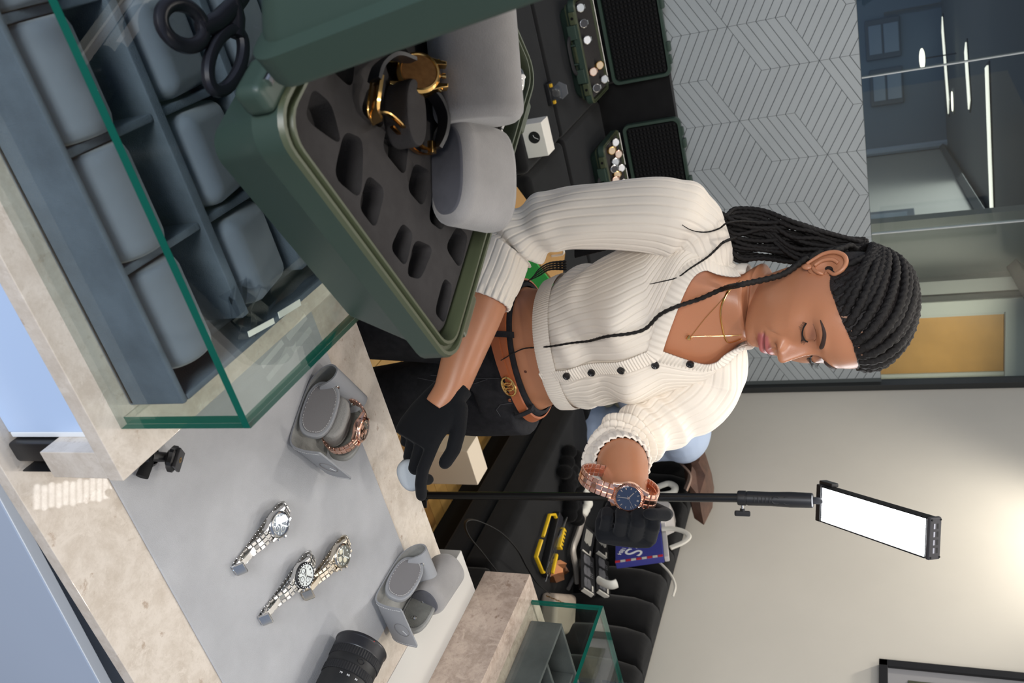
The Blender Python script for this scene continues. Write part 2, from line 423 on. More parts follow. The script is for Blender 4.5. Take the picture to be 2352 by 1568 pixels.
# ceiling strip lights and downlights of the office
M_strip = mat('strip_light_glow', (1, 1, 1, 1), emit=(1, .95, .82, 1), es=1.15)
M_spot = mat('downlight_glow', (1, 1, 1, 1), emit=(1, .93, .75, 1), es=3)
for k, (p, q, w_, lb) in enumerate((((2167, 55), (2182, 245), .30, 'far linear light in the dark office ceiling, farthest of three'), ((2222, 108), (2231, 240), .20, 'short linear light in the dark office ceiling, middle of three'), ((2272, 152), (2284, 498), .17, 'long linear light in the dark office ceiling, nearest of three'))):
    a, b = onz(*p, ZO), onz(*q, ZO); d = (b-a).normalized(); n = V((-d.y, d.x, 0))
    t = thing('linear_light', lb, 'ceiling light', a, group='office linear lights')
    fr_ = [a-n*w_*.6-d*.03, b-n*w_*.6+d*.03, b+n*w_*.6+d*.03, a+n*w_*.6-d*.03]; dz = V((0, 0, .02))
    add('housing', ([p_-V((0, 0, .012)) for p_ in fr_]+[p_-V((0, 0, .001)) for p_ in fr_], [(0, 1, 2, 3), (7, 6, 5, 4), (0, 4, 5, 1), (1, 5, 6, 2), (2, 6, 7, 3), (3, 7, 4, 0)]), M_blackm, t, w=True)
    fr_ = [a-n*w_*.5, b-n*w_*.5, b+n*w_*.5, a+n*w_*.5]
    add('diffuser', ([p_-V((0, 0, .024)) for p_ in fr_]+[p_-V((0, 0, .0125)) for p_ in fr_], [(0, 1, 2, 3), (7, 6, 5, 4), (0, 4, 5, 1), (1, 5, 6, 2), (2, 6, 7, 3), (3, 7, 4, 0)]), M_strip, t, w=True)
c = onz(2192, 232, ZO); t = thing('downlight', 'small round downlight in the dark office ceiling behind the glass', 'ceiling light', c)
add('ring', lathe([(.0, -.001), (.16, -.001), (.16, -.02), (.12, -.02)], 24), M_side, t); add('lamp', lathe([(0, -.03), (.12, -.028), (.12, -.021)], 24), M_spot, t)
c = onax(2118, 135, 1, 11.5); t = thing('pendant_light', 'small glowing pendant light hanging deep in the office behind the glass', 'pendant light', (c.x, c.y, ZO))
add('lamp', mv(ball((0, 0, 0), (.12, .12, .03), 20, 10), 0, 0, c.z-ZO), M_spot, t); add('cord', cyl((0, 0, -.001), (0, 0, c.z-ZO+.02), .008, 6), M_blackm, t)
# picture on the office side wall
a = on_line(2000, 497, K, vv); b = on_line(2112, 572, K, vv); d = V((b.x-a.x, b.y-a.y, 0)).normalized(); n = V((-d.y, d.x, 0)); n = n if n.dot(-a) > 0 else -n
wq = (V((b.x, b.y, 0))-V((a.x, a.y, 0))).length
t = thing('framed_picture', 'grey framed picture on the office wall behind the glass', 'picture', M=frame(V((a.x, a.y, a.z-.25)), d, -n, V((0, 0, 1))))
hq = b.z-a.z+.25
add('frame', J(rbox(0, wq, -.04, 0, 0, hq, .008)), mat('dark_grey_frame', rgb(66, 72, 78), .5), t); add('print', box(.1*wq, .9*wq, -.044, -.04, .06, hq-.06), mat('grey_print', rgb(108, 116, 122), .4, var=.3, vscale=3, col2=rgb(82, 92, 100)), t)
# door in the short wall right of it
yd = 5.4
dl = onax(2210, 668, 1, yd).x; d0 = onax(2210, 680, 1, yd).x; d1 = onax(2210, 712, 1, yd).x; d2 = onax(2210, 857, 1, yd).x; d3 = onax(2210, 872, 1, yd).x
struct('wall_office_front', box(dl-.5, dl+.02, yd, yd+.08, 0, ZO), M_side)
struct('trim_7', box(dl, d0, yd-.05, yd, 0, ZO), mat('dark_wall_end', rgb(60, 62, 58), .7))  # dark end of the wall beside the door frame
dr = struct('door_1', rbox(d1, d2, yd-.02, yd+.02, 0, ZO-.12, .004), M_wood)
add('door_frame', J(rbox(d0, d1, yd-.06, yd+.04, 0, ZO-.1, .01), rbox(d2, d3+.3, yd-.06, yd+.04, 0, ZO-.1, .01), rbox(d0, d3+.3, yd-.06, yd+.04, ZO-.12, ZO, .01)), M_trim, dr)
add('door_stop', J(rbox(d1, d1+.025, yd-.035, yd-.02, 0, ZO-.12, .003), rbox(d2-.025, d2, yd-.035, yd-.02, 0, ZO-.12, .003)), M_trim, dr)
l_ = bpy.data.lights.new('office_lamp', 'AREA'); l_.size = 3; l_.energy = 95; l_.color = (.95, .97, 1); lo = bpy.data.objects.new('office_lamp', l_); COL.objects.link(lo); lo.location = (2.2, 8.5, ZO-.05)
l_ = bpy.data.lights.new('added_door_fill', 'AREA'); l_.size = .6; l_.energy = 14; l_.color = (1, .93, .8); lo = bpy.data.objects.new('added_door_fill', l_); COL.objects.link(lo); lo.location = (3.0, 4.6, ZO-.05)  # fill light added to brighten the door and its pale frame
# framed picture on the warm wall, mostly out of view
a = onax(2020, 1525, 0, XW)
t = thing('wall_picture', 'black framed picture with grey mount on the pale wall beside the lamp', 'picture', (XW, a.y, a.z))
add('frame', J(rbox(-.03, 0, -.6, 0, 0, .028, .002), rbox(-.03, 0, -.6, 0, .672, .7, .002), rbox(-.03, 0, -.028, 0, 0, .7, .002), rbox(-.03, 0, -.6, -.572, 0, .7, .002)), mat('black_frame_wood', rgb(32, 31, 32), .4), t)
add('mount', box(-.018, -.001, -.59, -.01, .01, .69), mat('grey_mount_board', rgb(150, 149, 150), .8), t)
add('print', box(-.021, -.018, -.5, -.075, .09, .6), mat('dim_landscape_print', rgb(120, 116, 90), .4, var=.5, vscale=6, col2=rgb(60, 66, 52)), t)
# ================================================================== counter, mat, display cases
cz = .78
t = thing('stone_counter', 'long pale cream stone counter on white cabinets in the foreground', 'counter', (0, .473, 0))
add('worktop', rbox(-1.0, 1.128, .473, 1.112, cz-.018, cz, .0012), M_stone, t, w=True)
add('cabinet', J(box(-1.0, 1.12, .56, 1.095, .0, cz-.0185)), M_white, t, w=True)
# white pull-out front standing off under the worktop, dim light painted in as blue grey
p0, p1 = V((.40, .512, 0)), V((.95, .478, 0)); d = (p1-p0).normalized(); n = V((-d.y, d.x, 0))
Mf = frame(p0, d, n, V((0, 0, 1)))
dr = add('drawer', X(rbox(-1.2, .62, -.012, .001, .04, .7, .003, 3), Mf), mat('shaded_white_laminate', rgb(168, 180, 198), .35), t, w=True)
add('edge_strip', X(rbox(-1.2, .62, -.0122, .0012, .7001, .7025, .001), Mf), M_white, dr, w=True)
add('drawer_box', X(box(-1.19, .61, .0012, .045, .1, .55), Mf), M_blackm, t, w=True)
one('suede_mat', rbox(.15, 1.044, .571, 1.010, cz, cz+.003, .0015), M_suede, 'large pale grey suede mat lying on the stone counter', 'mat')
ZM = cz+.003

# ---- left display case on its stone tray
zs = .945
t = thing('display_plinth', 'cream stone plinth on white panel carrying the large glass case', 'plinth', (0, .473, cz))
add('slab', rbox(-.75, .391, .473, 1.085, .926, zs, .0012), M_stone, t, w=True)
add('end_block', rbox(.358, .389, .4735, 1.06, .85, .9258, .001), M_stone, t, w=True)
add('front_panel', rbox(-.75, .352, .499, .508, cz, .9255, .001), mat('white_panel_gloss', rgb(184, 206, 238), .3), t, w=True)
add('panel_stile', rbox(.352, .358, .4985, .5085, cz+.002, .9255, .001), M_white, t, w=True)
add('foot', rbox(.36, .384, .49, .56, cz, .85, .004), M_black, t, w=True)
one('wedge_foot', bev(([V(p) for p in ((.392, .485, ZM), (.43, .535, ZM), (.43, .60, ZM), (.392, .60, ZM), (.392, .485, .848), (.415, .535, .848), (.415, .60, .848), (.392, .60, .848))], [(0, 3, 2, 1), (4, 5, 6, 7), (0, 1, 5, 4), (1, 2, 6, 5), (2, 3, 7, 6), (3, 0, 4, 7)]), .003), M_black, 'black wedge shaped block under the near corner of the stone plinth', 'block')
t = thing('vented_charger', 'black slotted device half hidden behind the white plinth panel', 'device', (.315, .64, cz))
add('shell', rbox(-.03, .04, -.045, .05, 0, .055, .006), M_black, t)
for i in range(6): add('slot', box(-.0315, -.029, -.03+i*.014, -.025+i*.014, .008, .045), M_foamd, t)

def glass_case(name, label, x0, x1, y0, y1, z0, z1, th=.008):
    t = thing(name, label, 'glass case', (x0, y0, z0))
    def pane(nm, b, edges):
        g = box(*b); o = add(nm, g, [M_glass, M_gedge], t, w=True)
        for f in o.data.polygons:
            a = max(range(3), key=lambda k: abs(f.normal[k]))
            if a != edges and f.normal.z > -.5: f.material_index = 1
        return o
    pane('top_pane', (x0, x1, y0, y1, z1-th, z1), 2)
    pane('front_pane', (x0, x1, y0, y0+th, z0, z1-th-.0002), 1)
    pane('side_pane', (x1-th, x1, y0+th+.0002, y1-th, z0, z1-th-.0002), 0)
    pane('side_pane', (x0, x0+th, y0+th+.0002, y1-th, z0, z1-th-.0002), 0)
    pane('back_pane', (x0, x1, y1-th+.0002, y1, z0, z1-th-.0002), 1)
    return t
glass_case('glass_case', 'large clear glass display case with green edges over the blue grey tray', -.62, .347, .497, 1.07, zs, 1.102)
# tray with cushion bays
tx0, tx1, ty0, ty1, tz = -.55, .334, .517, 1.03, 1.015
t = thing('cushion_tray', 'blue grey suede watch tray with bays inside the large glass case', 'tray', (0, ty0, zs))
add('base', rbox(tx0, tx1, ty0, ty1, zs, zs+.008, .002), M_tray, t, w=True)
add('front_wall', rbox(tx0, tx1, ty0, ty0+.007, zs, tz, .0025), M_tray, t, w=True)
add('back_wall', rbox(tx0, tx1, ty1-.007, ty1, zs, tz, .0025), M_tray, t, w=True)
add('end_wall', rbox(tx1-.007, tx1, ty0+.007, ty1-.007, zs, tz, .0025), M_tray, t, w=True)
add('end_wall', rbox(tx0, tx0+.007, ty0+.007, ty1-.007, zs, tz, .0025), M_tray, t, w=True)
rows = [.64, .755, .87]
for y in rows: add('long_divider', rbox(tx0+.007, .306, y-.006, y+.006, zs+.008, tz-.004, .002), M_tray, t, w=True)
cols = [.094-.108*k for k in range(6)] + [.202]
for c in cols:
    for ya, yb in ((ty0+.007, rows[0]-.006), (rows[0]+.006, rows[1]-.006), (rows[1]+.006, rows[2]-.006), (rows[2]+.006, ty1-.007)):
        add('cross_divider', rbox(c-.004, c+.004, ya, yb, zs+.008, tz-.008, .002), M_tray, t, w=True)
# cushions lying in the bays (things)
def cushion_geo(L, w, h):
    o = oval(w, h, 32, 2.2); rings = []
    for s, x in ((.80, -L/2), (.93, -L/2+.004), (1, -L/2+.012), (1, L/2-.012), (.93, L/2-.004), (.80, L/2)):
        rings.append([V((x, a*s, b*s)) for a, b in o])
    return loft(rings)
cg = mesh('watch_cushion', cushion_geo(.098, .062, .056), 50); cg.materials.append(M_cush)
cg2 = mesh('watch_cushion', rbox(-.047, .047, -.042, .042, -.024, .024, .016, 4), 60); cg2.materials.append(M_cush)
names = ['third', 'second', 'first']
for r_, (yy, me_) in enumerate(((.562, cg), (.692, cg2), (.81, cg2))):
    for k, xc in enumerate((.258, .148, .040, -.068)):
        o = link('watch_cushion', me_, None); o.location = (xc, yy+(0 if r_ == 0 else .004), .992 if r_ == 0 else .988)
        if r_: o.rotation_euler = (R(-14), 0, 0)
        MW[o.name] = o.matrix_world
        pos = ['nearest the tray end', 'second from the tray end', 'third from the tray end', 'fourth from the tray end'][k]
        tag(o, 'blue grey %s cushion in the %s row of the tray, %s' % (('round' if r_ == 0 else 'square'), ('front', 'middle', 'rear')[r_], pos), 'cushion', 'cushions in the glass case')
# cable tie tag / clear bag in the tray
t = thing('clear_pouch', 'crumpled clear plastic pouch with a white strip at the tray end', 'pouch', (.31, .66, 1.0))
M_poly = glass_mat('clear_polythene', (.86, .87, .89, 1), rough=.12)
pp = [[V((.27+.014*i+rnd.uniform(-.004, .004), .62+.012*j+.01*i*(j > 4)*.3, 1.004+.012*((i+j) % 2)+rnd.uniform(0, .006))) for i in range(5)] for j in range(5)]
pp += [[V((.29+.007*i+rnd.uniform(-.002, .002), .685+.03*j, 1.012+.006*((i+j) % 2))) for i in range(5)] for j in range(4)]
add('film', loft(pp, closed=False), M_poly, t, w=True, ang=20)
add('white_strip', J(strip([V((.320, .625, 1.018)), V((.326, .665, 1.02))], (1, -.2, 0), .006, .001), strip([V((.325, .675, 1.02)), V((.330, .715, 1.02))], (1, -.2, 0), .007, .001)), M_paper, t, w=True)
# scissors on the glass
zg = 1.102
t = thing('scissors', 'black handled scissors lying on the large glass case', 'scissors', (.03, .62, zg))
M_hand = mat('glossy_black_handle', rgb(24, 24, 30), .3)
def loop_(c, a, b, ang, r, z): return tube([V((c[0]+a*cos(q)*cos(ang)-b*sin(q)*sin(ang), c[1]+a*cos(q)*sin(ang)+b*sin(q)*cos(ang), z)) for q in [2*pi*i/28 for i in range(28)]], r, 10, loop=True)
h1 = J(loop_((.024, .600), .0235, .0165, R(75), (.0055, .0065), zg+.008), tube([V((.031, .618, zg+.008)), V((.03, .64, zg+.008)), V((.024, .665, zg+.008)), V((.017, .690, zg+.008))], [(.006, .008), (.0065, .0085), (.006, .009), (.0045, .006)], 10))
h2 = J(loop_((.060, .634), .034, .0155, R(118), (.0055, .006), zg+.0085), tube([V((.046, .658, zg+.0085)), V((.032, .668, zg+.0085)), V((.012, .675, zg+.009))], [(.006, .008), (.006, .009), (.005, .006)], 10))
add('handle', h1, M_hand, t, w=True); add('handle', h2, M_hand, t, w=True)
for sgn, q, z in ((1, V((.0, .78, 0)), .006), (-1, V((-.02, .77, 0)), .0085)):
    a = V((.018, .682, 0)); d = (q-a).normalized(); n = V((-d.y, d.x, 0))
    add('blade', ([V((p.x, p.y, zg+z+dz)) for dz in (0, .0018) for p in (a-n*.006, a+n*.006, q)], [(0, 2, 1), (3, 4, 5), (0, 1, 4, 3), (1, 2, 5, 4), (2, 0, 3, 5)]), M_steel, t, w=True)
add('pivot_screw', cyl(V((.012, .70, zg+.005)), V((.012, .70, zg+.013)), .004, 14), M_steel, t, w=True)

# ---- right: white cabinet, stone block, small glass case
one('white_cabinet', rbox(1.1305, 1.86, .35, 1.182, 0, cz-.001, .002), mat('white_cabinet_paint', rgb(205, 203, 198), .4), 'low white cabinet at the right end of the stone counter', 'cabinet')
one('stone_block', rbox(1.241, 1.85, .45, 1.239, cz-.001, .885, .0012), M_stone2, 'brown veined stone block under the smaller glass case', 'plinth')
glass_case('small_glass_case', 'smaller clear glass case with green edges on the brown stone block', 1.29, 1.75, .6, 1.214, .885, 1.043, .007)
t = thing('tray_block', 'dark grey suede display tray inside the smaller glass case', 'tray', (1.32, .7, .885))
add('front_wall', rbox(1.32, 1.328, .66, 1.186, .8855, .955, .002), M_tray2, t, w=True)
add('end_wall', rbox(1.328, 1.62, 1.178, 1.186, .8855, .955, .002), M_tray2, t, w=True)
add('base', box(1.328, 1.62, .66, 1.178, .8855, .893), M_tray2, t, w=True)
add('inner_divider', rbox(1.46, 1.468, .66, 1.178, .8935, .95, .002), M_tray2, t, w=True)
for yc in (1.1, .98): add('cross_divider', rbox(1.3285, 1.4595, yc-.004, yc+.004, .8935, .945, .002), M_tray2, t, w=True)
one('card_holder', rbox(1.345, 1.44, 1.0, 1.07, .8935, .94, .012, 4), M_cush, 'grey cushion in the tray of the smaller glass case', 'cushion')
t = thing('acrylic_stand', 'navy and clear acrylic stand on the smaller glass case', 'stand', (1.42, 1.0, 1.043))
M_acr = glass_mat('clear_acrylic', (.9, .92, .95, 1), rough=.03)
add('navy_back', rbox(1.405, 1.411, .84, 1.115, 1.0432, 1.115, .002), mat('navy_acrylic', rgb(28, 48, 110), .2), t, w=True)
add('clear_front', rbox(1.392, 1.404, .84, 1.118, 1.0432, 1.117, .004), M_acr, t, w=True)
add('clear_box', rbox(1.425, 1.5, .80, 1.10, 1.0432, 1.12, .012, 3), M_acr, t, w=True)
add('wand', cyl((1.46, .86, 1.06), (1.47, 1.06, 1.06), .012, 12), M_black, t, w=True)
# ================================================================== hard cases
def case_geo(L, W, H, taper=.035, r=.03):
    """open shell: outer skin and lip; L along x, W along y, rim at z=H"""
    def ring(l, w, rr, z): return [V((p[0], p[1], z)) for p in rrect(l, w, rr, 6)]
    rs = [ring(L-2*taper-.03, W-2*taper-.03, r*.6, 0), ring(L-2*taper, W-2*taper, r*.7, .012), ring(L-.022, W-.022, r*.85, H-.034), ring(L-.02, W-.02, r*.9, H-.030),
          ring(L, W, r, H-.028), ring(L, W, r, H-.004), ring(L-.003, W-.003, r, H), ring(L-.009, W-.009, r*.95, H), ring(L-.012, W-.012, r*.9, H-.005), ring(L-.018, W-.018, r*.9, H-.005), ring(L-.021, W-.021, r*.88, H), ring(L-.026, W-.026, r*.85, H), ring(L-.030, W-.030, r*.8, H-.006), ring(L-.034, W-.034, r*.8, H-.05)]
    return rs
def foam_block(L, W, H, fz):
    return loft([[V((p[0], p[1], z)) for p in rrect(L-2*i_, W-2*i_, .022, 6)] for i_, z in ((.032, H*.36), (.0275, H*.55), (.0185, fz-.004), (.0215, fz))])
def hard_case(label, group, M, L, W, H, lid_angle, lidH=.06, foam_drop=.012, foam='cut', holes=None, lid_foam=True, handle=True):
    """front (latch) side at +y ... hinge at -y; origin at the centre of the bottom"""
    t = thing('hard_case', label, 'case', M=M, group=group)
    rs = case_geo(L, W, H)
    add('shell', loft(rs[:4]+rs[4:6], cap1=False), M_case, t, ang=28)
    add('rim', loft(rs[5:], cap0=False, cap1=False), M_rim, t, ang=50)
    # latch side furniture
    for sx in (-.34, .34):
        add('padlock_tab', J(rbox(sx*L-.026, sx*L+.026, W/2-.002, W/2+.012, H-.03, H-.003, .004)), M_rim, t)
        add('tab_hole', mv(rot(lathe([(0, 0), (.006, 0), (.006, .0015), (0, .0015)], 14), 'X', -90), sx*L, W/2+.012, H-.016), M_foamd, t)
    for sx in (-.21, .21):
        add('latch_bracket', rbox(sx*L-.03, sx*L+.03, W/2-.004, W/2+.008, H-.05, H-.012, .004), M_case, t)
    for sx in (-.09, .09): add('rib', rbox(sx*L-.004, sx*L+.004, W/2-.03, W/2-.004, .03, H-.032, .002), M_case, t)
    if handle:
        add('handle', tube(cr([(-.075, W/2-.012, H*.5), (-.07, W/2+.012, H*.46), (-.04, W/2+.026, H*.43), (.04, W/2+.026, H*.43), (.07, W/2+.012, H*.46), (.075, W/2-.012, H*.5)], 4), [(.007, .011)]*21, 8), M_rubber, t)
        add('badge', rbox(-.035, .035, W/2-.012, W/2+.0, H*.55, H*.72, .004), M_rim, t)
    # hinge side
    for sx in (-.42, -.25, .25, .42): add('hinge_lug', rbox(sx*L-.022, sx*L+.022, -W/2-.022, -W/2+.004, H-.030, H-.003, .008, 3), M_case, t)
    add('hinge_pin', cyl((-.44*L, -W/2-.016, H-.004), (.44*L, -W/2-.016, H-.004), .004, 10), M_steel, t)
    # lid, turned about the hinge line
    LM = Matrix.Translation((0, -W/2-.016, H-.004)) @ Matrix.Rotation(R(lid_angle), 4, 'X') @ Matrix.Translation((0, W/2+.016, 0))
    q = [(r_, -z) for r_, z in ()]
    def ring(l, w, rr, z): return [V((p[0], p[1], z)) for p in rrect(l, w, rr, 6)]
    r = .03
    out = [ring(L-.034, W-.034, r*.8, .035), ring(L-.030, W-.030, r*.8, .008), ring(L-.026, W-.026, r*.85, .004), ring(L-.003, W-.003, r, .004), ring(L, W, r, .008), ring(L, W, r, .030), ring(L-.02, W-.02, r*.9, .034), ring(L-.024, W-.024, r*.85, .038), ring(L-.05, W-.05, r*.7, lidH-.004), ring(L-.062, W-.062, r*.6, lidH)]
    lid = add('lid', X(loft(out, cap0=False), LM), M_case, t, ang=28)
    if lid_foam:
        z0 = .012
        add('lid_foam', X(box(-L/2+.02, L/2-.02, -W/2+.02, W/2-.02, z0, .034), LM), M_foamd, lid)
        nx, ny = int(L/.021), int(W/.021); pk = []; base = (L-.044)/nx, (W-.044)/ny
        for i in range(nx):
            for j in range(ny):
                cx = -L/2+.022+base[0]*(i+.5); cy = -W/2+.022+base[1]*(j+.5); a = base[0]*.5; b = base[1]*.5
                pk.append(([V((cx-a, cy-b, z0)), V((cx+a, cy-b, z0)), V((cx+a, cy+b, z0)), V((cx-a, cy+b, z0)), V((cx, cy, z0-.012))], [(0, 1, 4), (1, 2, 4), (2, 3, 4), (3, 0, 4)]))
        o = add('foam_peaks', X(J(*pk), LM), mat('egg_crate_foam', rgb(26, 26, 27), .9, spec=.15), lid, ang=20); o['kind'] = 'stuff'
    else:
        add('lid_foam', X(box(-L/2+.02, L/2-.02, -W/2+.02, W/2-.02, .014, .034), LM), M_foamd, lid)
    for sx in (-.21, .21): add('latch', X(rbox(sx*L-.022, sx*L+.022, W/2-.004, W/2+.014, .0, .03, .005), LM), M_case, lid)
    for sx in (-.34, .34): add('lid_tab', X(rbox(sx*L-.02, sx*L+.02, W/2-.002, W/2+.010, .006, .026, .003), LM), M_case, lid)
    # foam insert
    fz = H-foam_drop
    if holes:
        fo = add('foam_insert', foam_block(L, W, H, fz), M_foam, t)
        for k, (hp, dep) in enumerate(holes):
            a = np.array(hp); c = a.mean(0)
            q = cr([V((p[0], p[1], 0)) for p in hp], 5, loop=True)
            # soften the quad: blend between polygon and spline
            out_ = []
            kk = len(hp)
            for i in range(kk):
                A, B, Cc = V((*hp[i-1], 0)), V((*hp[i], 0)), V((*hp[(i+1) % kk], 0))
                s1, s2 = B+(A-B)*.3, B+(Cc-B)*.3
                for u in (0, .25, .5, .75, 1): out_.append(((s1*(1-u)**2+B*2*u*(1-u)+s2*u*u).x, (s1*(1-u)**2+B*2*u*(1-u)+s2*u*u).y))
            cut = bpy.data.objects.new('cut', mesh('cut', prism(out_, fz-dep, fz+.02))); COL.objects.link(cut)
            cut.matrix_world = M
            md = fo.modifiers.new('b', 'BOOLEAN'); md.object = cut; md.operation = 'DIFFERENCE'; md.solver = 'EXACT'
        bpy.context.view_layer.update()
        dg = bpy.context.evaluated_depsgraph_get()
        me = bpy.data.meshes.new_from_object(fo.evaluated_get(dg)); fo.modifiers.clear(); fo.data = me
        me.shade_smooth(); me.set_sharp_from_angle(angle=R(40))
        for o in [o for o in bpy.data.objects if o.name.startswith('cut')]: bpy.data.objects.remove(o)
    else:
        add('foam_insert', foam_block(L, W, H, fz), M_foam, t)
    return t
# near case: latch side faces away to the right, hinge side near the left of the view
A_ = onz(630, 290, 1.222); B_ = onz(1045, 845, 1.222)
du = (B_-A_); du.z = 0; LA = du.length; du.normalize(); dv = V((-du.y, du.x, 0))
NL, NW, NH = .445, LA+.004, .118
cen = A_ + du*(LA/2) + dv*(NL/2)
# local: y (hinge -> latch) = du ; x = -dv
CM = frame(V((cen.x, cen.y, 1.1025)), -dv, du, V((0, 0, 1)))
def uv(u, v): return (NL/2-v, u-LA/2)          # measured (u along AB, v along BC) -> case local
H_ = [((.035, .050), (.03, .075), (.05, .082), (.074, .066)), ((.086, .039), (.078, .076), (.098, .089), (.119, .049)), ((.126, .041), (.122, .070), (.145, .077), (.151, .042)),
      ((.183, .043), (.186, .072), (.203, .076), (.208, .045)), ((.217, .041), (.212, .074), (.239, .088), (.236, .052)), ((.277, .042), (.275, .077), (.291, .081), (.296, .044)),
      ((.085, .115), (.082, .14), (.104, .15), (.112, .125)), ((.127, .112), (.122, .135), (.15, .148), (.162, .117)), ((.177, .111), (.174, .138), (.198, .151), (.203, .116)), ((.222, .113), (.214, .142), (.238, .153), (.245, .122)), ((.263, .112), (.27, .143), (.291, .149), (.294, .113)), ((.03, .11), (.026, .135), (.05, .145), (.06, .12)),
      ((.035, .18), (.03, .215), (.06, .22), (.065, .185)), ((.09, .18), (.086, .215), (.114, .222), (.12, .185)), ((.05, .26), (.046, .30), (.075, .305), (.08, .265)), ((.10, .26), (.096, .30), (.125, .305), (.13, .265)), ((.205, .345), (.195, .39), (.262, .405), (.268, .355)), ((.262, .245), (.262, .272), (.286, .276), (.288, .247))]
def grow(h, k=1.22): c = (sum(p[0] for p in h)/4, sum(p[1] for p in h)/4); return [(c[0]+(p[0]-c[0])*k, c[1]+(p[1]-c[1])*k) for p in h]
hl = [([uv(*p) for p in grow(h)][::-1], .05 if i not in (2, 4, 0, 7, 9) else .022) for i, h in enumerate(H_)]
def ccw(h):
    a = sum(h[i-1][0]*h[i][1]-h[i][0]*h[i-1][1] for i in range(len(h))); return h if a > 0 else h[::-1]
hl = [(ccw(h), d) for h, d in hl]
near = hard_case('large dark green hard case with open lid standing on the big glass case', 'green hard cases', CM, NL, NW, NH, 97, .062, holes=hl, lid_foam=False)
def inc(u, v, z=0):                           # a point on the foam of the near case
    p = CM @ V((*uv(u, v), NH-.012+z)); return p
# ================================================================== watches
def case_outline(Rc=.0195, lx=(.0082, .0122), ly=.0238):
    o = [(Rc*cos(R(a)), Rc*sin(R(a))) for a in range(-38, 39, 4)]
    yi = math.sqrt(Rc*Rc-lx[0]**2)
    top = [(lx[1]*1.06, ly*.80), (lx[1], ly), (lx[0], ly), (lx[0], yi)]+[(lx[0]*k, math.sqrt(Rc*Rc-(lx[0]*k)**2)) for k in (.5, 0, -.5)]+[(-lx[0], yi), (-lx[0], ly), (-lx[1], ly), (-lx[1]*1.06, ly*.80)]
    o += top+[(Rc*cos(R(a)), Rc*sin(R(a))) for a in range(142, 219, 4)]+[(-x, -y) for x, y in top]
    return o
def link_mesh(wd, ln, th, nm='bracelet_link'):
    key = (wd, ln, th)
    a = [rbox(-wd/2, -wd*.19, -ln/2, ln/2, -th/2, th/2, .0007, 1), rbox(-wd*.18, wd*.18, -ln*.62, ln*.62, -th*.55, th*.55, .0008, 1), rbox(wd*.19, wd/2, -ln/2, ln/2, -th/2, th/2, .0007, 1)]
    return J(*a)
def resample(pts, d):
    P = [V(p) for p in pts]; L = [0]
    for i in range(1, len(P)): L.append(L[-1]+(P[i]-P[i-1]).length)
    n = max(2, int(L[-1]/d)); out = []; k = 0
    for i in range(n+1):
        s = L[-1]*i/n
        while k < len(L)-2 and L[k+1] < s: k += 1
        f = (s-L[k])/max(1e-9, L[k+1]-L[k]); out.append(P[k].lerp(P[k+1], f))
    return out
FLAT = [(-.0225, .003), (-.034, .001), (-.046, -.005), (-.058, -.0095), (-.070, -.0095), (-.080, -.006), (-.0875, -.0085), (-.084, -.0125), (-.070, -.0128), (-.03, -.0128), (.01, -.0128), (.030, -.0118), (.0365, -.007), (.031, -.001), (.0225, .003)]
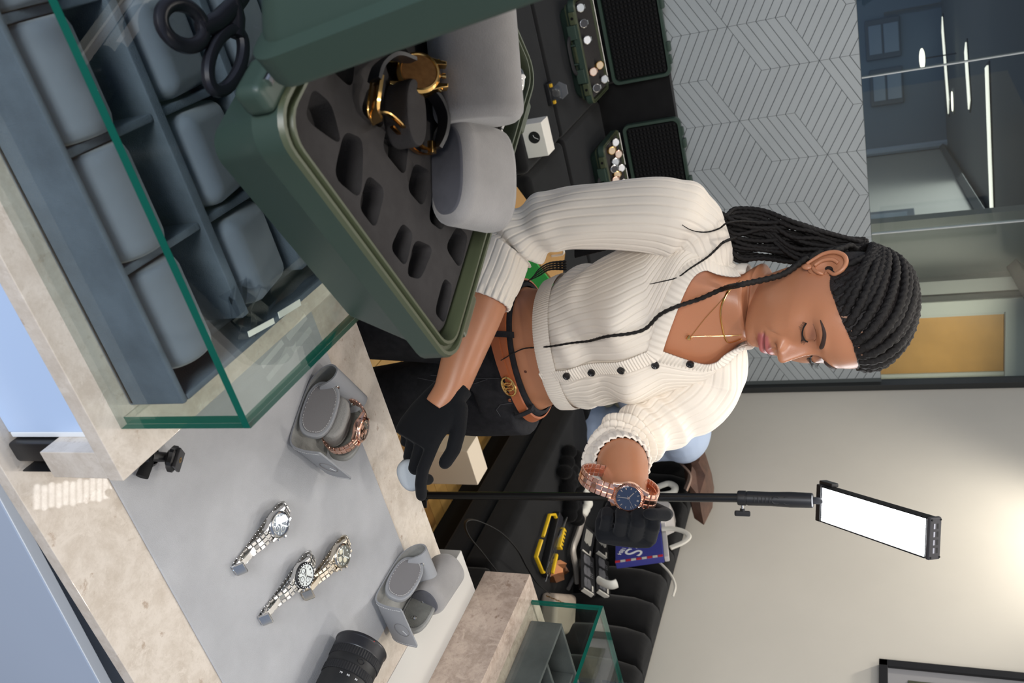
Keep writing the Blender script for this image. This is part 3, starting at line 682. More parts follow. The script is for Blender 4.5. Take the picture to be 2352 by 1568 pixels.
def watch(label, M, metal, polish, dial_col, group=None, bezel='smooth', subs=None, sub_rim=None, path=FLAT, mark=None, rlx=.0195, hands=(-55, 60), clasp=True, second=True, seconds_col=None):
    t = thing('wristwatch', label, 'watch', M=M, group=group)
    s = rlx/.0195
    md = mat('dial_tone_%d' % len(MATS), dial_col, .25, spec=.6)
    mk = mark or polish
    add('watch_case', prism(case_outline(rlx, (.0082*s, .0122*s), .0238*s), 0, .0075*s, .001, 2), polish, t, ang=40)
    add('case_back', lathe([(0, -.0018), (rlx*.86, -.0018), (rlx*.9, 0)], 32), metal, t)
    if bezel == 'fluted':
        n = 180; rings = []
        for r_, z, f in ((rlx, .0075, 0), (rlx, .0085, 1), (rlx*.9, .0105, 1), (rlx*.83, .0112, .6), (rlx*.81, .0106, 0)):
            rings.append([V(((r_-f*.00045*(1 if j % 3 == 0 else 0))*cos(2*pi*j/n), (r_-f*.00045*(1 if j % 3 == 0 else 0))*sin(2*pi*j/n), (z-f*(.0006 if j % 3 == 0 else 0))*s)) for j in range(n)])
        add('bezel', loft(rings, cap0=False, cap1=False), polish, t, ang=15)
    else:
        b = add('bezel', lathe([(rlx*.99, .0075*s), (rlx*1.0, .0085*s), (rlx*.96, .0102*s), (rlx*.83, .0114*s), (rlx*.81, .0106*s)], 48), M_inkb if bezel == 'black' else polish, t, ang=60)
        if bezel == 'black':
            for k in range(24):
                a = 2*pi*k/24; add('bezel_mark', X(box(-.0005, .0005, rlx*.86, rlx*.94, .0108*s, .0112*s), Matrix.Rotation(a, 4, 'Z') @ Matrix.Translation((0, 0, .0001))), M_ink, b)
    d = add('dial', lathe([(0, .0096*s), (rlx*.80, .0096*s), (rlx*.82, .0106*s)], 40), md, t, ang=60)
    for k in range(12):
        if subs and k in (3, 6, 9): continue
        g = rbox(-.0006*s, .0006*s, rlx*.58, rlx*.74, .0096*s, .0102*s, .0002, 1)
        if k == 0: g = rbox(-.0013*s, .0013*s, rlx*.56, rlx*.70, .0096*s, .0102*s, .0002, 1)
        add('hour_marker', X(g, Matrix.Rotation(-pi/6*k, 4, 'Z')), mk, d)
    if subs:
        for a in (0, 180, 270):
            c = V((rlx*.43*cos(R(a)), rlx*.43*sin(R(a)), 0))
            add('subdial', mv(lathe([(0, .0098*s), (rlx*.21, .0098*s), (rlx*.21, .0096*s)], 20), *c), subs, d)
            add('subdial_rim', mv(lathe([(rlx*.19, .00985*s), (rlx*.20, .0100*s), (rlx*.235, .00995*s), (rlx*.24, .0097*s)], 20), *c), sub_rim or polish, d)
            add('small_hand', mv(X(box(-.0002, .0002, -.0005, rlx*.17, .0100*s, .0102*s), Matrix.Rotation(R(a*1.3+40), 4, 'Z')), *c), mk, d)
    for nm, a, ln, w in (('hour_hand', hands[0], .5, .0007), ('minute_hand', hands[1], .74, .0006)):
        add(nm, X(rbox(-w*s, w*s, -rlx*.1, rlx*ln, .0102*s, .0106*s, .0002, 1), Matrix.Rotation(R(-a), 4, 'Z')), mk, d)
    if second: add('second_hand', X(box(-.00022, .00022, -rlx*.2, rlx*.76, .0107*s, .0109*s), Matrix.Rotation(R(-hands[0]-110), 4, 'Z')), mk, d)
    add('hand_hub', mv(cyl((0, 0, .0098*s), (0, 0, .0112*s), .0011*s, 12), 0, 0, 0), polish, d)
    add('crystal', lathe([(0, .0116*s), (rlx*.78, .0116*s), (rlx*.82, .0112*s)], 40), M_glass, t, ang=60)
    add('crown', X(tube([(0, 0, rlx*.96), (0, 0, rlx*1.06), (0, 0, rlx*1.07), (0, 0, rlx*1.24), (0, 0, rlx*1.26)], [.0014, .0016, .0031, .0032, .0024], 18), Matrix.Translation((0, 0, .004*s)) @ Matrix.Rotation(R(90), 4, 'Y')), polish, t)
    if subs:
        for a in (32, -32): add('pusher', X(tube([(0, 0, rlx*.97), (0, 0, rlx*1.1), (0, 0, rlx*1.1), (0, 0, rlx*1.2)], [.0012, .0012, .0022, .0022], 14), Matrix.Translation((0, 0, .004*s)) @ Matrix.Rotation(R(a), 4, 'Z') @ Matrix.Rotation(R(90), 4, 'Y')), polish, t)
    # bracelet
    if path:
        P = resample(cr([(0, y*s, z*s) for y, z in path], 10), .0074*s); n = len(P)
        lm = None
        for i in range(n):
            tg = (P[min(i+1, n-1)]-P[max(i-1, 0)]).normalized(); f = abs(i-n/2)/(n/2); w_ = 1-.18*(1-f)
            nn = V((1, 0, 0)).cross(tg)
            mm = frame(P[i], V((1, 0, 0))*w_, tg, nn)
            if lm is None:
                o = add('bracelet_link', link_mesh(.0198*s, .0068*s, .0032*s), [metal, polish], t)
                npoly = len(o.data.polygons)
                for q in o.data.polygons:
                    if abs(q.center.x) < .0037*s: q.material_index = 1
                lm = o.data
            else: o = link('bracelet_link', lm, None, t)
            o.matrix_local = mm
        if clasp:
            i = n//2-2; tg = (P[i+2]-P[i-2]).normalized() if clasp is True else V((0, 1, 0))
            k = min(range(n), key=lambda q: P[q].y); c = P[k]
            add('clasp', X(rbox(-.0086*s, .0086*s, -.002, .014, -.0028, .0028, .0014, 2), frame(c+V((0, -.0008, 0)), V((1, 0, 0)), V((0, .55, .83)).normalized(), V((0, -.83, .55)).normalized())), polish, t)
            add('clasp_blade', strip(cr([c+V((0, .004, -.001)), c+V((0, .02, .0035)), c+V((0, .038, .0035)), c+V((0, .055, -.001))], 5), (1, 0, 0), .008*s, .0009), polish, t)
    return t
def Mz(x, y, z, a=0, tx=0, ty=0): return Matrix.Translation((x, y, z)) @ Matrix.Rotation(R(a), 4, 'Z') @ Matrix.Rotation(R(tx), 4, 'X') @ Matrix.Rotation(R(ty), 4, 'Y')
zw = ZM+.0150
W_ = 'loose watches on the suede mat'
c1, c2, c3 = onz(645, 1204, zw+.01), onz(703, 1321, zw+.01), onz(789, 1276, zw+.01)
watch('steel wristwatch with a blue dial on the suede mat, nearest of three', Mz(c1.x, c1.y, zw, 5, 2, -3), M_brush, M_steel, rgb(38, 52, 84), W_, subs=mat('blue_subdial', rgb(44, 58, 88), .3), mark=M_steel)
watch('steel wristwatch with white dial and black bezel on the suede mat', Mz(c2.x, c2.y, zw, 2, 2, -3), M_brush, M_steel, rgb(236, 236, 238), W_, bezel='black', subs=mat('white_subdial', rgb(232, 232, 235), .3), sub_rim=M_inkb, mark=M_inkb, path=[(y if y < 0 else y*1.12, z) for y, z in FLAT])
watch('steel wristwatch with grey dial and pale subdials, farthest on the mat', Mz(c3.x, c3.y, zw, 1, 2, -3), mat('warm_steel', rgb(208, 198, 182), .3, 1), mat('warm_polish', rgb(222, 212, 196), .15, 1), rgb(84, 82, 74), W_, subs=mat('cream_subdial', rgb(226, 214, 190), .35), mark=M_ink)

# ================================================================== open leather watch rolls
def watch_roll(label, M, wide, with_pillow, snaps):
    """local x = across (between the end plates), y = along the strip (back +), z up"""
    t = thing('watch_roll', label, 'watch roll', M=M)
    prof = cr([(-.083, .066), (-.0825, .058), (-.080, .036), (-.073, .014), (-.060, .0045), (-.035, .0025), (.015, .0025), (.042, .006), (.060, .018), (.066, .034), (.058, .047), (.044, .046), (.034, .036), (.027, .022)], 6)
    th = .0028; pts = [V((0, p.x, p.y)) for p in prof]
    n = len(pts)
    fr = frames(pts, up=(1, 0, 0))
    outer, inner = [], []
    for i, (p, tg, u, w) in enumerate(fr):
        nn = V((1, 0, 0)).cross(tg)     # towards inside or outside
        # corner rounding of both free ends
        e = min(i, n-1-i); hw = wide/2*(1 if e > 3 else (.86, .94, .975, .992)[e])
        outer.append((p-nn*th/2, hw)); inner.append((p+nn*th/2, hw))
    def sheet(rows, off):
        vs, fs = [], []
        for p, hw in rows: vs += [p+V((-hw, 0, 0)), p+V((hw, 0, 0))]
        return vs
    vs = sheet(outer, 0)+sheet(inner, 0); k = 2*n
    fo = [(2*i, 2*i+1, 2*i+3, 2*i+2) for i in range(n-1)]
    fi = [(k+2*i, k+2*i+2, k+2*i+3, k+2*i+1) for i in range(n-1)]
    fe = [(2*i, 2*i+2, k+2*i+2, k+2*i) for i in range(n-1)]+[(2*i+1, k+2*i+1, k+2*i+3, 2*i+3) for i in range(n-1)]+[(0, k, k+1, 1), (2*n-2, 2*n-1, k+2*n-1, k+2*n-2)]
    me = bpy.data.meshes.new('leather_strip'); me.from_pydata([tuple(v) for v in vs], [], fo+fi+fe); me.shade_smooth(); me.set_sharp_from_angle(angle=R(50))
    # which side is inside (facing up at the bottom of the U)?
    o = link('leather_strip', me, [M_leather, M_lining], t)
    mid = n//2; up_outer = (outer[mid][0]-inner[mid][0]).z > 0
    for i, f in enumerate(me.polygons):
        if i < n-1: f.material_index = 1 if up_outer else 0
        elif i < 2*(n-1): f.material_index = 0 if up_outer else 1
    MW[o.name] = M.copy()
    # stitches of the front flap
    st = []
    for i in range(4, 20, 1):
        p, tg, u, w = fr[i]; nn = V((1, 0, 0)).cross(tg); od = -1 if not up_outer else 1
        for sx in (-1, 1):
            c = p+nn*(od*-(-th/2-.0003)) if False else p+nn*(-.0018 if not up_outer else .0018)
            st.append(X(box(-.0004, .0004, -.0012, .0012, -.0003, .0003), frame(c+V((sx*(wide/2-.004), 0, 0)), V((1, 0, 0)), tg, nn)))
    o2 = add('stitching', J(*st), M_thread, o); o2['kind'] = 'stuff'
    # emblem on the flap: ring with a hand
    i = 9; p, tg, u, w = fr[i]; nn = V((1, 0, 0)).cross(tg); sg = -1 if not up_outer else 1
    Me = frame(p+nn*(.0016*sg)+V((.006, 0, 0)), V((1, 0, 0)), tg, nn)
    em = tube([V((.0145*cos(a), .0145*sin(a), 0)) for a in [2*pi*q/36 for q in range(36)]], .0006, 6, loop=True)
    add('emblem_ring', X(em, Me), M_leatherd, o); add('emblem_hand', X(box(.002, .013, -.0005, .0005, -.0006, .0006), Me @ Matrix.Rotation(R(-35), 4, 'Z')), M_thread, o)
    # end plates
    pl = oval(.094, .052, 48, 2.6)
    Mp = lambda x, sx: frame(V((x, -.004, .030)), V((0, 1, 0)), V((0, 0, 1)), V((1, 0, 0)))
    tl = Matrix.Rotation(R(-24), 4, 'Y')
    for sx, nm in ((-1, 'left'), (1, 'right')):
        x = sx*(wide/2-.006) if sx > 0 else -wide/2+.004
        tilt = Matrix.Translation((x, 0, .006)) @ Matrix.Rotation(R(30 if sx < 0 else 22), 4, 'Y') @ Matrix.Translation((-x, 0, -.006))
        e = add('end_plate', X(prism(pl, -.005, .005, .0022, 2), tilt @ Mp(x, sx)), M_lining if sx > 0 else M_leather, t, ang=60)
        pf = [(a*.88, b*.84) for a, b in pl]
        zf = -.0052 if True else .0052
        add('plate_face', X(prism(pf, -.0062, -.0049, .0006, 1), tilt @ Mp(x, sx)), M_leatherd if sx < 0 else mat('dark_suede_lining', rgb(118, 118, 113), .95, var=.2, vscale=40, bump=.4, bscale=500, spec=.1), e)
        s_ = []
        for q in range(0, 48):
            a = V((*pf[q], 0)); b = V((*pf[(q+1) % 48], 0)); c = (a+b)*.5*.96; d = (b-a).normalized()
            s_.append(X(box(-.0012, .0012, -.0003, .0003, -.0066, -.006), frame(c, d, V((0, 0, 1)).cross(d), V((0, 0, 1)))))
        o3 = add('plate_stitching', X(J(*s_), tilt @ Mp(x, sx)), M_thread if sx < 0 else M_pillowd, e); o3['kind'] = 'stuff'
        if sx > 0 and snaps:
            for yy in (-.02, .018): add('snap_stud', X(mv(lathe([(0, -.0095), (.0022, -.009), (.0035, -.0066), (.0045, -.0062)], 12), yy, 0, 0), tilt @ Mp(x, sx)), M_steel, e)
    # snaps on the back loop
    for q in (n-14, n-7):
        p, tg, u, w = fr[q]; nn = V((1, 0, 0)).cross(tg); nn = nn if nn.z > 0 else -nn
    p, tg, u, w = fr[n-9]; nn = V((1, 0, 0)).cross(tg); nn = nn if (nn.y < 0 or nn.z > .3) else -nn
    for xx in (-.025, .025):
        add('snap', X(lathe([(0, .0012), (.002, .0012), (.0022, .0028), (.0042, .0026), (.005, .0014)], 14), frame(p+V((xx, 0, 0)), V((1, 0, 0)), nn.cross(V((1, 0, 0))), nn)), M_steel, o)
    return t
ry1, ry2 = 28, 2
r2 = watch_roll('open grey leather watch roll lying empty at the far right of the suede mat', Mz(1.015, .955, ZM+.0005, ry2), .092, False, True)
r1 = watch_roll('open grey leather watch roll with a rose gold watch on its pillow', Mz(.628, .930, ZM+.0005, ry1), .092, True, False)
MR1 = Mz(.628, .930, ZM+.0005, ry1)
pt = Matrix.Rotation(R(28), 4, 'Y')
one('watch_pillow', X(prism(oval(.070, .040, 40, 2.4), -.022, .022, .006, 3), MR1 @ Matrix.Translation((.010, -.004, .031)) @ pt @ frame(V((0, 0, 0)), V((0, 1, 0)), V((0, 0, 1)), V((1, 0, 0)))), mat('ribbed_grey_fabric', rgb(150, 148, 145), .9, bump=.5, bscale=400, spec=.1), 'grey fabric pillow inside the leather roll under the rose gold watch', 'pillow')
LOOP = [(-.0225, .003), (-.034, -.004), (-.042, -.018), (-.041, -.034), (-.028, -.047), (0, -.052), (.028, -.047), (.041, -.034), (.042, -.018), (.034, -.004), (.0225, .003)]
# dial looks up and forward between the plates
wm_ = MR1 @ Matrix.Translation((.020, -.006, .040)) @ Matrix.Rotation(R(14), 4, 'Y') @ Matrix.Rotation(R(4), 4, 'X')
watch('rose gold wristwatch with a brown dial strapped round the roll pillow', wm_ @ Matrix.Translation((0, 0, .025)), M_roseb, M_rose, rgb(52, 36, 32), subs=mat('rose_subdial', rgb(206, 160, 142), .3), mark=M_rose, path=LOOP, hands=(200, 130), clasp=False)

# ================================================================== other things on the counter
def pillow_geo(L, w, h, e=2.5, rim=.012):
    return prism(oval(w, h, 44, e), -L/2, L/2, rim, 4)
def pillow(label, c, axis, up, L, w, h, m0, m1=None, e=2.5):
    axis = V(axis).normalized(); up = V(up); up = (up-axis*up.dot(axis)).normalized(); sd = up.cross(axis)
    Mp = frame(V(c), sd, up, axis)
    t = thing('watch_pillow', label, 'pillow', M=Mp)
    add('body', pillow_geo(L, w, h, e, .012), m0, t, ang=60)
    if m1: add('end_panel', prism([(a*.97, b*.97) for a, b in oval(w-.016, h-.016, 44, e)], -L/2-.0015, -L/2+.004, .003, 2), m1, t, ang=60)
    return t
c = onz(1020, 1335, .825)
pillow('grey velvet pillow with a dark end at the far right corner of the counter', (c.x-.005, c.y-.012, cz+.0375), (.12, 1, 0), (-.35, 0, 1), .105, .07, .068, M_pillow, M_pillowd, 2.3)
# lens
la = onz(829, 1482, .824); lb = onz(786, 1567, .822); ld = (lb-la); ld.z = 0; ld.normalize()
LM = frame(V((la.x, la.y, .826)), V((-ld.y, ld.x, 0)), V((0, 0, 1)), ld*.72)
t = thing('camera_lens', 'black zoom camera lens lying on the mat at its right edge', 'lens', M=LM)
add('hood_ring', lathe([(.036, 0), (.041, -.0005), (.043, .003), (.043, .007), (.0415, .009), (.0415, .027), (.040, .030)], 64), mat('satin_black_barrel', rgb(34, 34, 38), .35), t, ang=40)
add('front_glass', lathe([(0, .006), (.02, .008), (.034, .010)], 40), mat('coated_front_glass', rgb(16, 16, 26), .05), t)
def ridged(r, z0, z1, n=120, d=.0009):
    return loft([[V(((rr-(d if j % 2 else 0))*cos(2*pi*j/n), (rr-(d if j % 2 else 0))*sin(2*pi*j/n), z)) for j in range(n)] for rr, z in ((r-.001, z0), (r, z0+.001), (r, z1-.001), (r-.001, z1))], cap0=False, cap1=False)
add('zoom_grip', ridged(.0412, .030, .048), M_rubber, t, ang=10)
add('barrel', lathe([(.0395, .028), (.0395, .049), (.0398, .0495), (.0398, .064), (.0385, .066), (.0385, .086), (.0392, .088), (.0392, .125), (.036, .13), (.036, .16), (.030, .161), (0, .161)], 64), mat('matte_black_barrel', rgb(24, 24, 25), .5), t, ang=40)
add('focus_grip', ridged(.0405, .067, .085), M_rubber, t, ang=10)
add('button', X(lathe([(.0042, .0001), (.0052, .0012), (.006, .0012), (.006, 0)], 20), frame(V((-.0255, .0305, .057)), V((.77, .64, 0)), V((0, 0, 1)), V((-.64, .77, 0)))), M_black, t)
add('index_dot', X(ball((0, 0, 0), .0009, 8, 6), frame(V((-.024, .0355, .006)), V((1, 0, 0)), V((0, 1, 0)), V((0, 0, 1)))), mat('red_dot', rgb(200, 30, 30), .4), t)
for s_, a, z, sz in (('70', 160, .094, .005), ('50', 143, .094, .005), ('35', 123, .094, .005), ('24', 101, .094, .005), ('SONY', 62, .077+.014, .0055)):
    aa = R(a); nn = V((cos(aa), sin(aa), 0)); tx = V((-sin(aa), cos(aa), 0))
    text('engraving', s_, sz, M_ink, t, frame(nn*.0394+V((0, 0, z)), -tx, V((0, 0, -1)), nn), .0002)
# mini ball head
c = onz(398, 1052, ZM+.03)
t = thing('mini_ball_head', 'small black ball head with a square brass-threaded plate beside the stone plinth', 'tripod head', (c.x, c.y, ZM), R(35))
add('base', mv(lathe([(0, 0), (.013, 0), (.014, .004), (.0125, .014), (.009, .018)], 24), -.018, -.004, 0), M_black, t)
add('lock_knob', tube([V((-.018, -.004, .012)), V((-.02, -.03, .011))], [.0065, .0075], 12), M_blackm, t)
add('stem', tube([V((-.018, -.004, .014)), V((-.004, 0, .020)), V((.002, .0, .027))], [.007, .006, .007], 12), M_black, t)
n_ = 12
pm = frame(V((.0045, .0, .030)), V((.85, 0, -.5)).normalized(), V((0, 1, 0)), V((.5, 0, .85)).normalized())
add('clamp_collar', X(loft([[V((r*(1.13 if (j//2) % 2 else 1)*cos(2*pi*j/24), r*(1.13 if (j//2) % 2 else 1)*sin(2*pi*j/24), z)) for j in range(24)] for r, z in ((.011, -.009), (.0145, -.006), (.0145, -.001), (.012, .001))]), pm), M_black, t, ang=20)
pl_ = add('mount_plate', X(rbox(-.0125, .0125, -.0125, .0125, .001, .0055, .0012, 2), pm), mat('dark_grey_metal', rgb(58, 58, 60), .4, .6), t)
add('thread_insert', X(lathe([(.0018, .0058), (.0034, .0060), (.0036, .0052)], 18), pm), M_brass, pl_)

# ================================================================== things in the near case
RTh = V((RT.x, RT.y, 0)).normalized(); AWh = V((_F.x, _F.y, 0)).normalized()
zf = 1.1025+NH-.012
c = onz(1096, 404, zf+.033)
pillow('light grey velvet pillow with a charcoal oval end near the latch side of the case', (c.x, c.y, zf+.0285), AWh*1+RTh*.06+V((0, 0, .28)), (0, 0, 1), .078, .108, .062, M_pillow, M_pillowd, 2.6)
c = onz(1082, 138, zf+.042)
Mpil = frame(V((c.x, c.y, zf+.043)), AWh, V((0, 0, 1)), -RTh)
pillow('light grey velvet pillow with a steel watch lying across the green case', (c.x, c.y, zf+.0455), RTh+AWh*.10, V((0, 0, 1))+AWh*.5, .125, .082, .09, M_pillow, None, 2.4)
wv = onz(1163, 190, zf+.052)
LOOP2 = [(-.0225, .003), (-.038, -.006), (-.052, -.026), (-.050, -.050), (-.034, -.066)]
nrm = (AWh*.86+V((0, 0, .5))).normalized(); yd_ = RTh
watch('steel wristwatch strapped on the far side of the light grey pillow', frame(V((wv.x, wv.y, wv.z)), nrm.cross(yd_).normalized()*-1, -yd_, nrm), M_brush, M_steel, rgb(190, 200, 206), path=[(-.0225, .003), (-.034, -.002), (-.046, -.011), (-.056, -.016)], clasp=False, hands=(40, 200))
# gold watch on black strap, clasp open
gc = onz(962, 165, zf+.026)
nb = (-AWh*.75+V((0, 0, .62))+RTh*-.15).normalized(); xd = RTh; xd = (xd-nb*xd.dot(nb)).normalized(); yd2 = nb.cross(xd)
Mg = frame(V((gc.x, gc.y, gc.z)), xd, yd2, nb)
t = thing('gold_wristwatch', 'yellow gold wristwatch on a black strap with open clasp lying in the green case', 'watch', M=Mg)
add('watch_case', prism(case_outline(.0205, (.0088, .0128), .027), -.011, -.001, .0015, 2), M_gold, t, ang=40)
add('case_back', lathe([(0, .0015), (.0145, .0012), (.0165, .0008)], 36), mat('bronze_case_back', rgb(150, 108, 66), .35, .6, var=.2, vscale=200), t)
add('back_ring', lathe([(.0162, .001), (.017, .0022), (.0185, .0018), (.0202, -.001)], 36), M_gold, t)
add('bezel', lathe([(.0205, -.011), (.0205, -.014), (.017, -.0155), (.0, -.0155)], 36), M_gold, t)
for a in (0, 34, -34): add('pusher', X(tube([(0, 0, .0195), (0, 0, .0225), (0, 0, .0225), (0, 0, .026)], [.0014, .0014, .0026, .0026], 12), Matrix.Translation((0, 0, -.006)) @ Matrix.Rotation(R(90+a), 4, 'Z') @ Matrix.Rotation(R(90), 4, 'Y')), M_gold, t)
def px(x, y, dz): return onz(x, y, zf+dz)
sp = cr([px(985, 205, .022), px(1008, 236, .026), px(1020, 272, .027), px(1015, 312, .024), px(1001, 342, .018)], 6)
add('strap', strip(sp, (AWh*-.5+V((0, 0, 1))), .017, .0034), mat('black_leather_strap', rgb(24, 24, 28), .45), t, w=True, ang=60)
sp = cr([px(945, 140, .022), px(905, 128, .02), px(872, 150, .02), px(860, 185, .02)], 6)
add('strap', strip(sp, (AWh*-.4+V((0, 0, 1))), .017, .0034), MATS['black_leather_strap'], t, w=True, ang=60)
sp = cr([px(868, 178, .019), px(862, 215, .021), px(858, 255, .017), px(868, 280, .010)], 5)
cl_ = add('clasp_cover', strip(sp, (AWh*-.6+V((0, 0, 1))), .019, .003), M_gold, t, w=True, ang=40)
for k in (-.0045, .0045): add('clasp_ridge', tube([p+(V((0, 0, k))) +AWh*-.0022 for p in sp], .0011, 6), M_gold, cl_, w=True)
sp = cr([px(866, 258, .014), px(893, 262, .020), px(925, 290, .020), px(945, 315, .016), px(975, 340, .012), px(1003, 343, .014)], 5)
add('clasp_arm', strip(sp, (AWh*-.3+V((0, 0, 1))), .0045, .0016), M_gold, t, w=True)
add('clasp_arm', strip([p+RTh*.004-V((0, 0, .006)) for p in sp[8:]], (AWh*-.3+V((0, 0, 1))), .0045, .0016), mat('warm_gold', rgb(206, 150, 84), .2, 1), t, w=True)
add('clasp_end', X(rbox(-.006, .006, -.004, .004, -.003, .003, .001), frame(px(992, 338, .016), RTh, AWh, V((0, 0, 1)))), M_gold, t, w=True)
o_ = onz(935, 262, zf+.0145)
one('foam_roll', X(prism(oval(.036, .062, 36, 2.2), 0, .026, .004, 2), frame(V((o_.x, o_.y, zf+.0002)), AWh, -RTh, V((0, 0, 1)))), M_foam, 'dark foam oval roll inside the strap of the gold watch', 'foam roll')
# ================================================================== light on a stand
YL = 1.43; pb = onax(970, 1137, 1, YL); ptp = onax(1695, 1143, 1, YL); ph = onax(1868, 1149, 1, YL)
t = thing('light_stand', 'black light stand with a glowing rectangular panel lamp behind the counter', 'lamp', (pb.x, pb.y, 0))
ax = (ptp-pb).normalized(); p_base = pb-ax*(pb.z-.06)
add('pole', cyl(p_base, pb+ax*.01, .0115, 20), M_black, t, w=True)
for a in (-10, 100, 230):
    q = p_base+V((.25*cos(R(a)), .25*sin(R(a)), -.045)); m_ = p_base+V((.0, 0, .22))
    lg = add('leg', tube([m_+V((.014*cos(R(a)), .014*sin(R(a)), 0)), q], [.008, .008], 10), M_black, t, w=True)
    add('rubber_foot', ball(tuple(q+V((0, 0, -.004))), (.013, .013, .011), 12, 8), M_rubber, lg, w=True)
add('leg_hub', cyl(p_base+ax*.19, p_base+ax*.25, .02, 16), M_black, t, w=True)
add('collar', tube([pb-ax*.03, pb+ax*.006, pb+ax*.012], [.0155, .0155, .0135], 20), M_blackm, t, w=True)
add('collar_lever', X(rbox(.012, .03, -.006, .006, -.009, .009, .002), frame(pb+ax*.004, RT, _F, ax)), M_rubber, t, w=True)
add('inner_pole', cyl(pb+ax*.005, ptp+ax*.01, .0092, 20), mat('satin_black_tube', rgb(22, 22, 23), .25), t, w=True)
ax2 = (ph-ptp).normalized(); L2 = (ph-ptp).length
hd = add('grip', tube([ptp, ptp+ax2*.003, ptp+ax2*.016, ptp+ax2*.0165, ptp+ax2*.019, ptp+ax2*.0195, ptp+ax2*(L2*.45), ptp+ax2*(L2*.7), ptp+ax2*(L2-.002), ptp+ax2*L2], [.0145, .0152, .0152, .0138, .0138, .0148, .0142, .0156, .0148, .013], 28), M_black, t, w=True, ang=40)
fw = -_F
for k in range(5): add('grip_rib', X(ball((0, 0, 0), (.0065, .0022, .0016), 12, 6), frame(ptp+ax2*(.028+.0075*k)+fw*.0142, RT, fw, ax2)), M_rubber, hd, w=True)
for k in (.070, .091): add('grip_dimple', X(lathe([(.004, .0001), (.0075, .0012), (.0088, .0002)], 18), frame(ptp+ax2*k+fw*.0146, RT, ax2, fw)), M_rubber, hd, w=True)
ks = add('wing_screw', cyl(ptp+ax2*.009+RT*.012, ptp+ax2*.009+RT*.022, .0028, 10), M_steel, t, w=True)
add('wing_knob', X(J(tube([(0, .022, 0), (0, .027, 0)], [.005, .005], 14), rbox(-.003, .003, .026, .0375, -.016, .016, .0028, 2)), frame(ptp+ax2*.009, fw, RT, ax2)), M_rubber, ks, w=True)
d0 = (ph-CAM).dot(_F)
P00 = atd(1888, 1157, d0-.002); P11 = atd(2124, 1233.5, d0-.235)
ay = (P11-P00).normalized(); PL = (P11-P00).length; axx = (RT-ay*RT.dot(ay)).normalized(); an = axx.cross(ay)
if an.dot(_F) > 0: an = -an
PM = frame(P00, axx, ay, an)
pw = .033
add('yoke', X(J(rbox(-pw-.004, pw+.004, -.016, -.003, -.026, .002, .002)), PM), M_black, t, w=True)
add('yoke_arm', tube([ph-ax2*.004, ph+ax2*.012, P00-ay*.012-an*.012], [(.006, .009)]*3, 10), M_black, t, w=True)
add('cold_shoe', X(rbox(-pw-.010, -pw-.002, -.02, .016, -.026, -.008, .002), PM), M_black, t, w=True)
ps = add('panel_housing', X(rbox(-pw-.0025, pw+.0025, -.003, PL+.008, -.022, -.0005, .002), PM), M_blackm, t, w=True)
add('led_panel', X(box(-pw, pw, .001, PL, -.0004, .0012), PM), mat('white_led_glow', (1, 1, 1, 1), emit=(.93, .96, 1, 1), es=22), ps, w=True)
add('bezel_rail', X(box(-pw-.0026, -pw-.0002, 0, PL+.003, -.0004, .003), PM), M_blackm, ps, w=True)
add('bezel_rail', X(box(pw+.0002, pw+.0026, 0, PL+.003, -.0004, .003), PM), M_blackm, ps, w=True)
ec = add('end_cap', X(rbox(-pw-.004, pw+.004, PL+.004, PL+.013, -.024, .003, .003), PM), mat('dark_end_cap', rgb(52, 51, 55), .5), t, w=True)
for k in range(4):
    for z in (-.007, -.015): add('vent_slot', X(box(-.026+k*.014, -.017+k*.014, PL+.0127, PL+.0133, z-.0018, z+.0018), PM), mat('vent_dark', rgb(12, 12, 14), .5) if z < -.01 else mat('vent_glow', rgb(170, 170, 180), .4), ec, w=True)
for sx in (-1, 1):
    for z in (-.001, -.021): add('screw', X(cyl((sx*(pw-.0005), PL+.012, z), (sx*(pw-.0005), PL+.0136, z), .0018, 10), PM), M_blackm, ec, w=True)
# second LED panel overhead, out of frame: it is what mirrors in the counter edge
zl = 2.1
def refl(x, y): p = onz(x, y, cz); k = (zl-(2*cz-CAM.z))/(cz-(2*cz-CAM.z)); return V((p.x*k, p.y*k, zl))
q0, q1, q2 = refl(74, 1118), refl(74, 1172), refl(275, 1122)
e1_ = (q1-q0); e2_ = (q2-q0); w1, w2 = e1_.length, e2_.length; e1_.normalize(); e2_ = (e2_-e1_*e2_.dot(e1_)).normalized(); 
OM = frame(q0+V((0, 0, 0)), e1_, e2_, e1_.cross(e2_))
t = thing('overhead_panel', 'dotted led panel lamp hung above the counter, out of frame', 'lamp', M=OM)
dn = -1 if (e1_.cross(e2_)).z > 0 else 1
add('housing', box(-.01, w1+.01, -.01, w2+.01, min(0, -.03*dn), max(0, -.03*dn)), M_blackm, t)
ob = add('diffuser', box(0, w1, 0, w2, min(0, .002*dn), max(0, .002*dn)), mat('soft_led_glow', (1, 1, 1, 1), emit=(1, .97, .93, 1), es=2.2), t)
dots = []
for i in range(6):
    for j in range(13):
        dots.append(mv(lathe([(0, .004*dn), (.008, .003*dn), (.009, .002*dn)], 8), w1*(i+.5+(.25 if j % 2 else -.25))/6, w2*(j+.5)/13, 0))
o = add('led_dots', J(*dots), mat('led_dot_glow', (1, 1, 1, 1), emit=(1, .97, .93, 1), es=8), ob); o['kind'] = 'stuff'
add('hanger', cyl((w1/2, w2/2, -.031*dn), (w1/2, w2/2, -dn*(ZC-zl)), .008, 10), M_blackm, t)
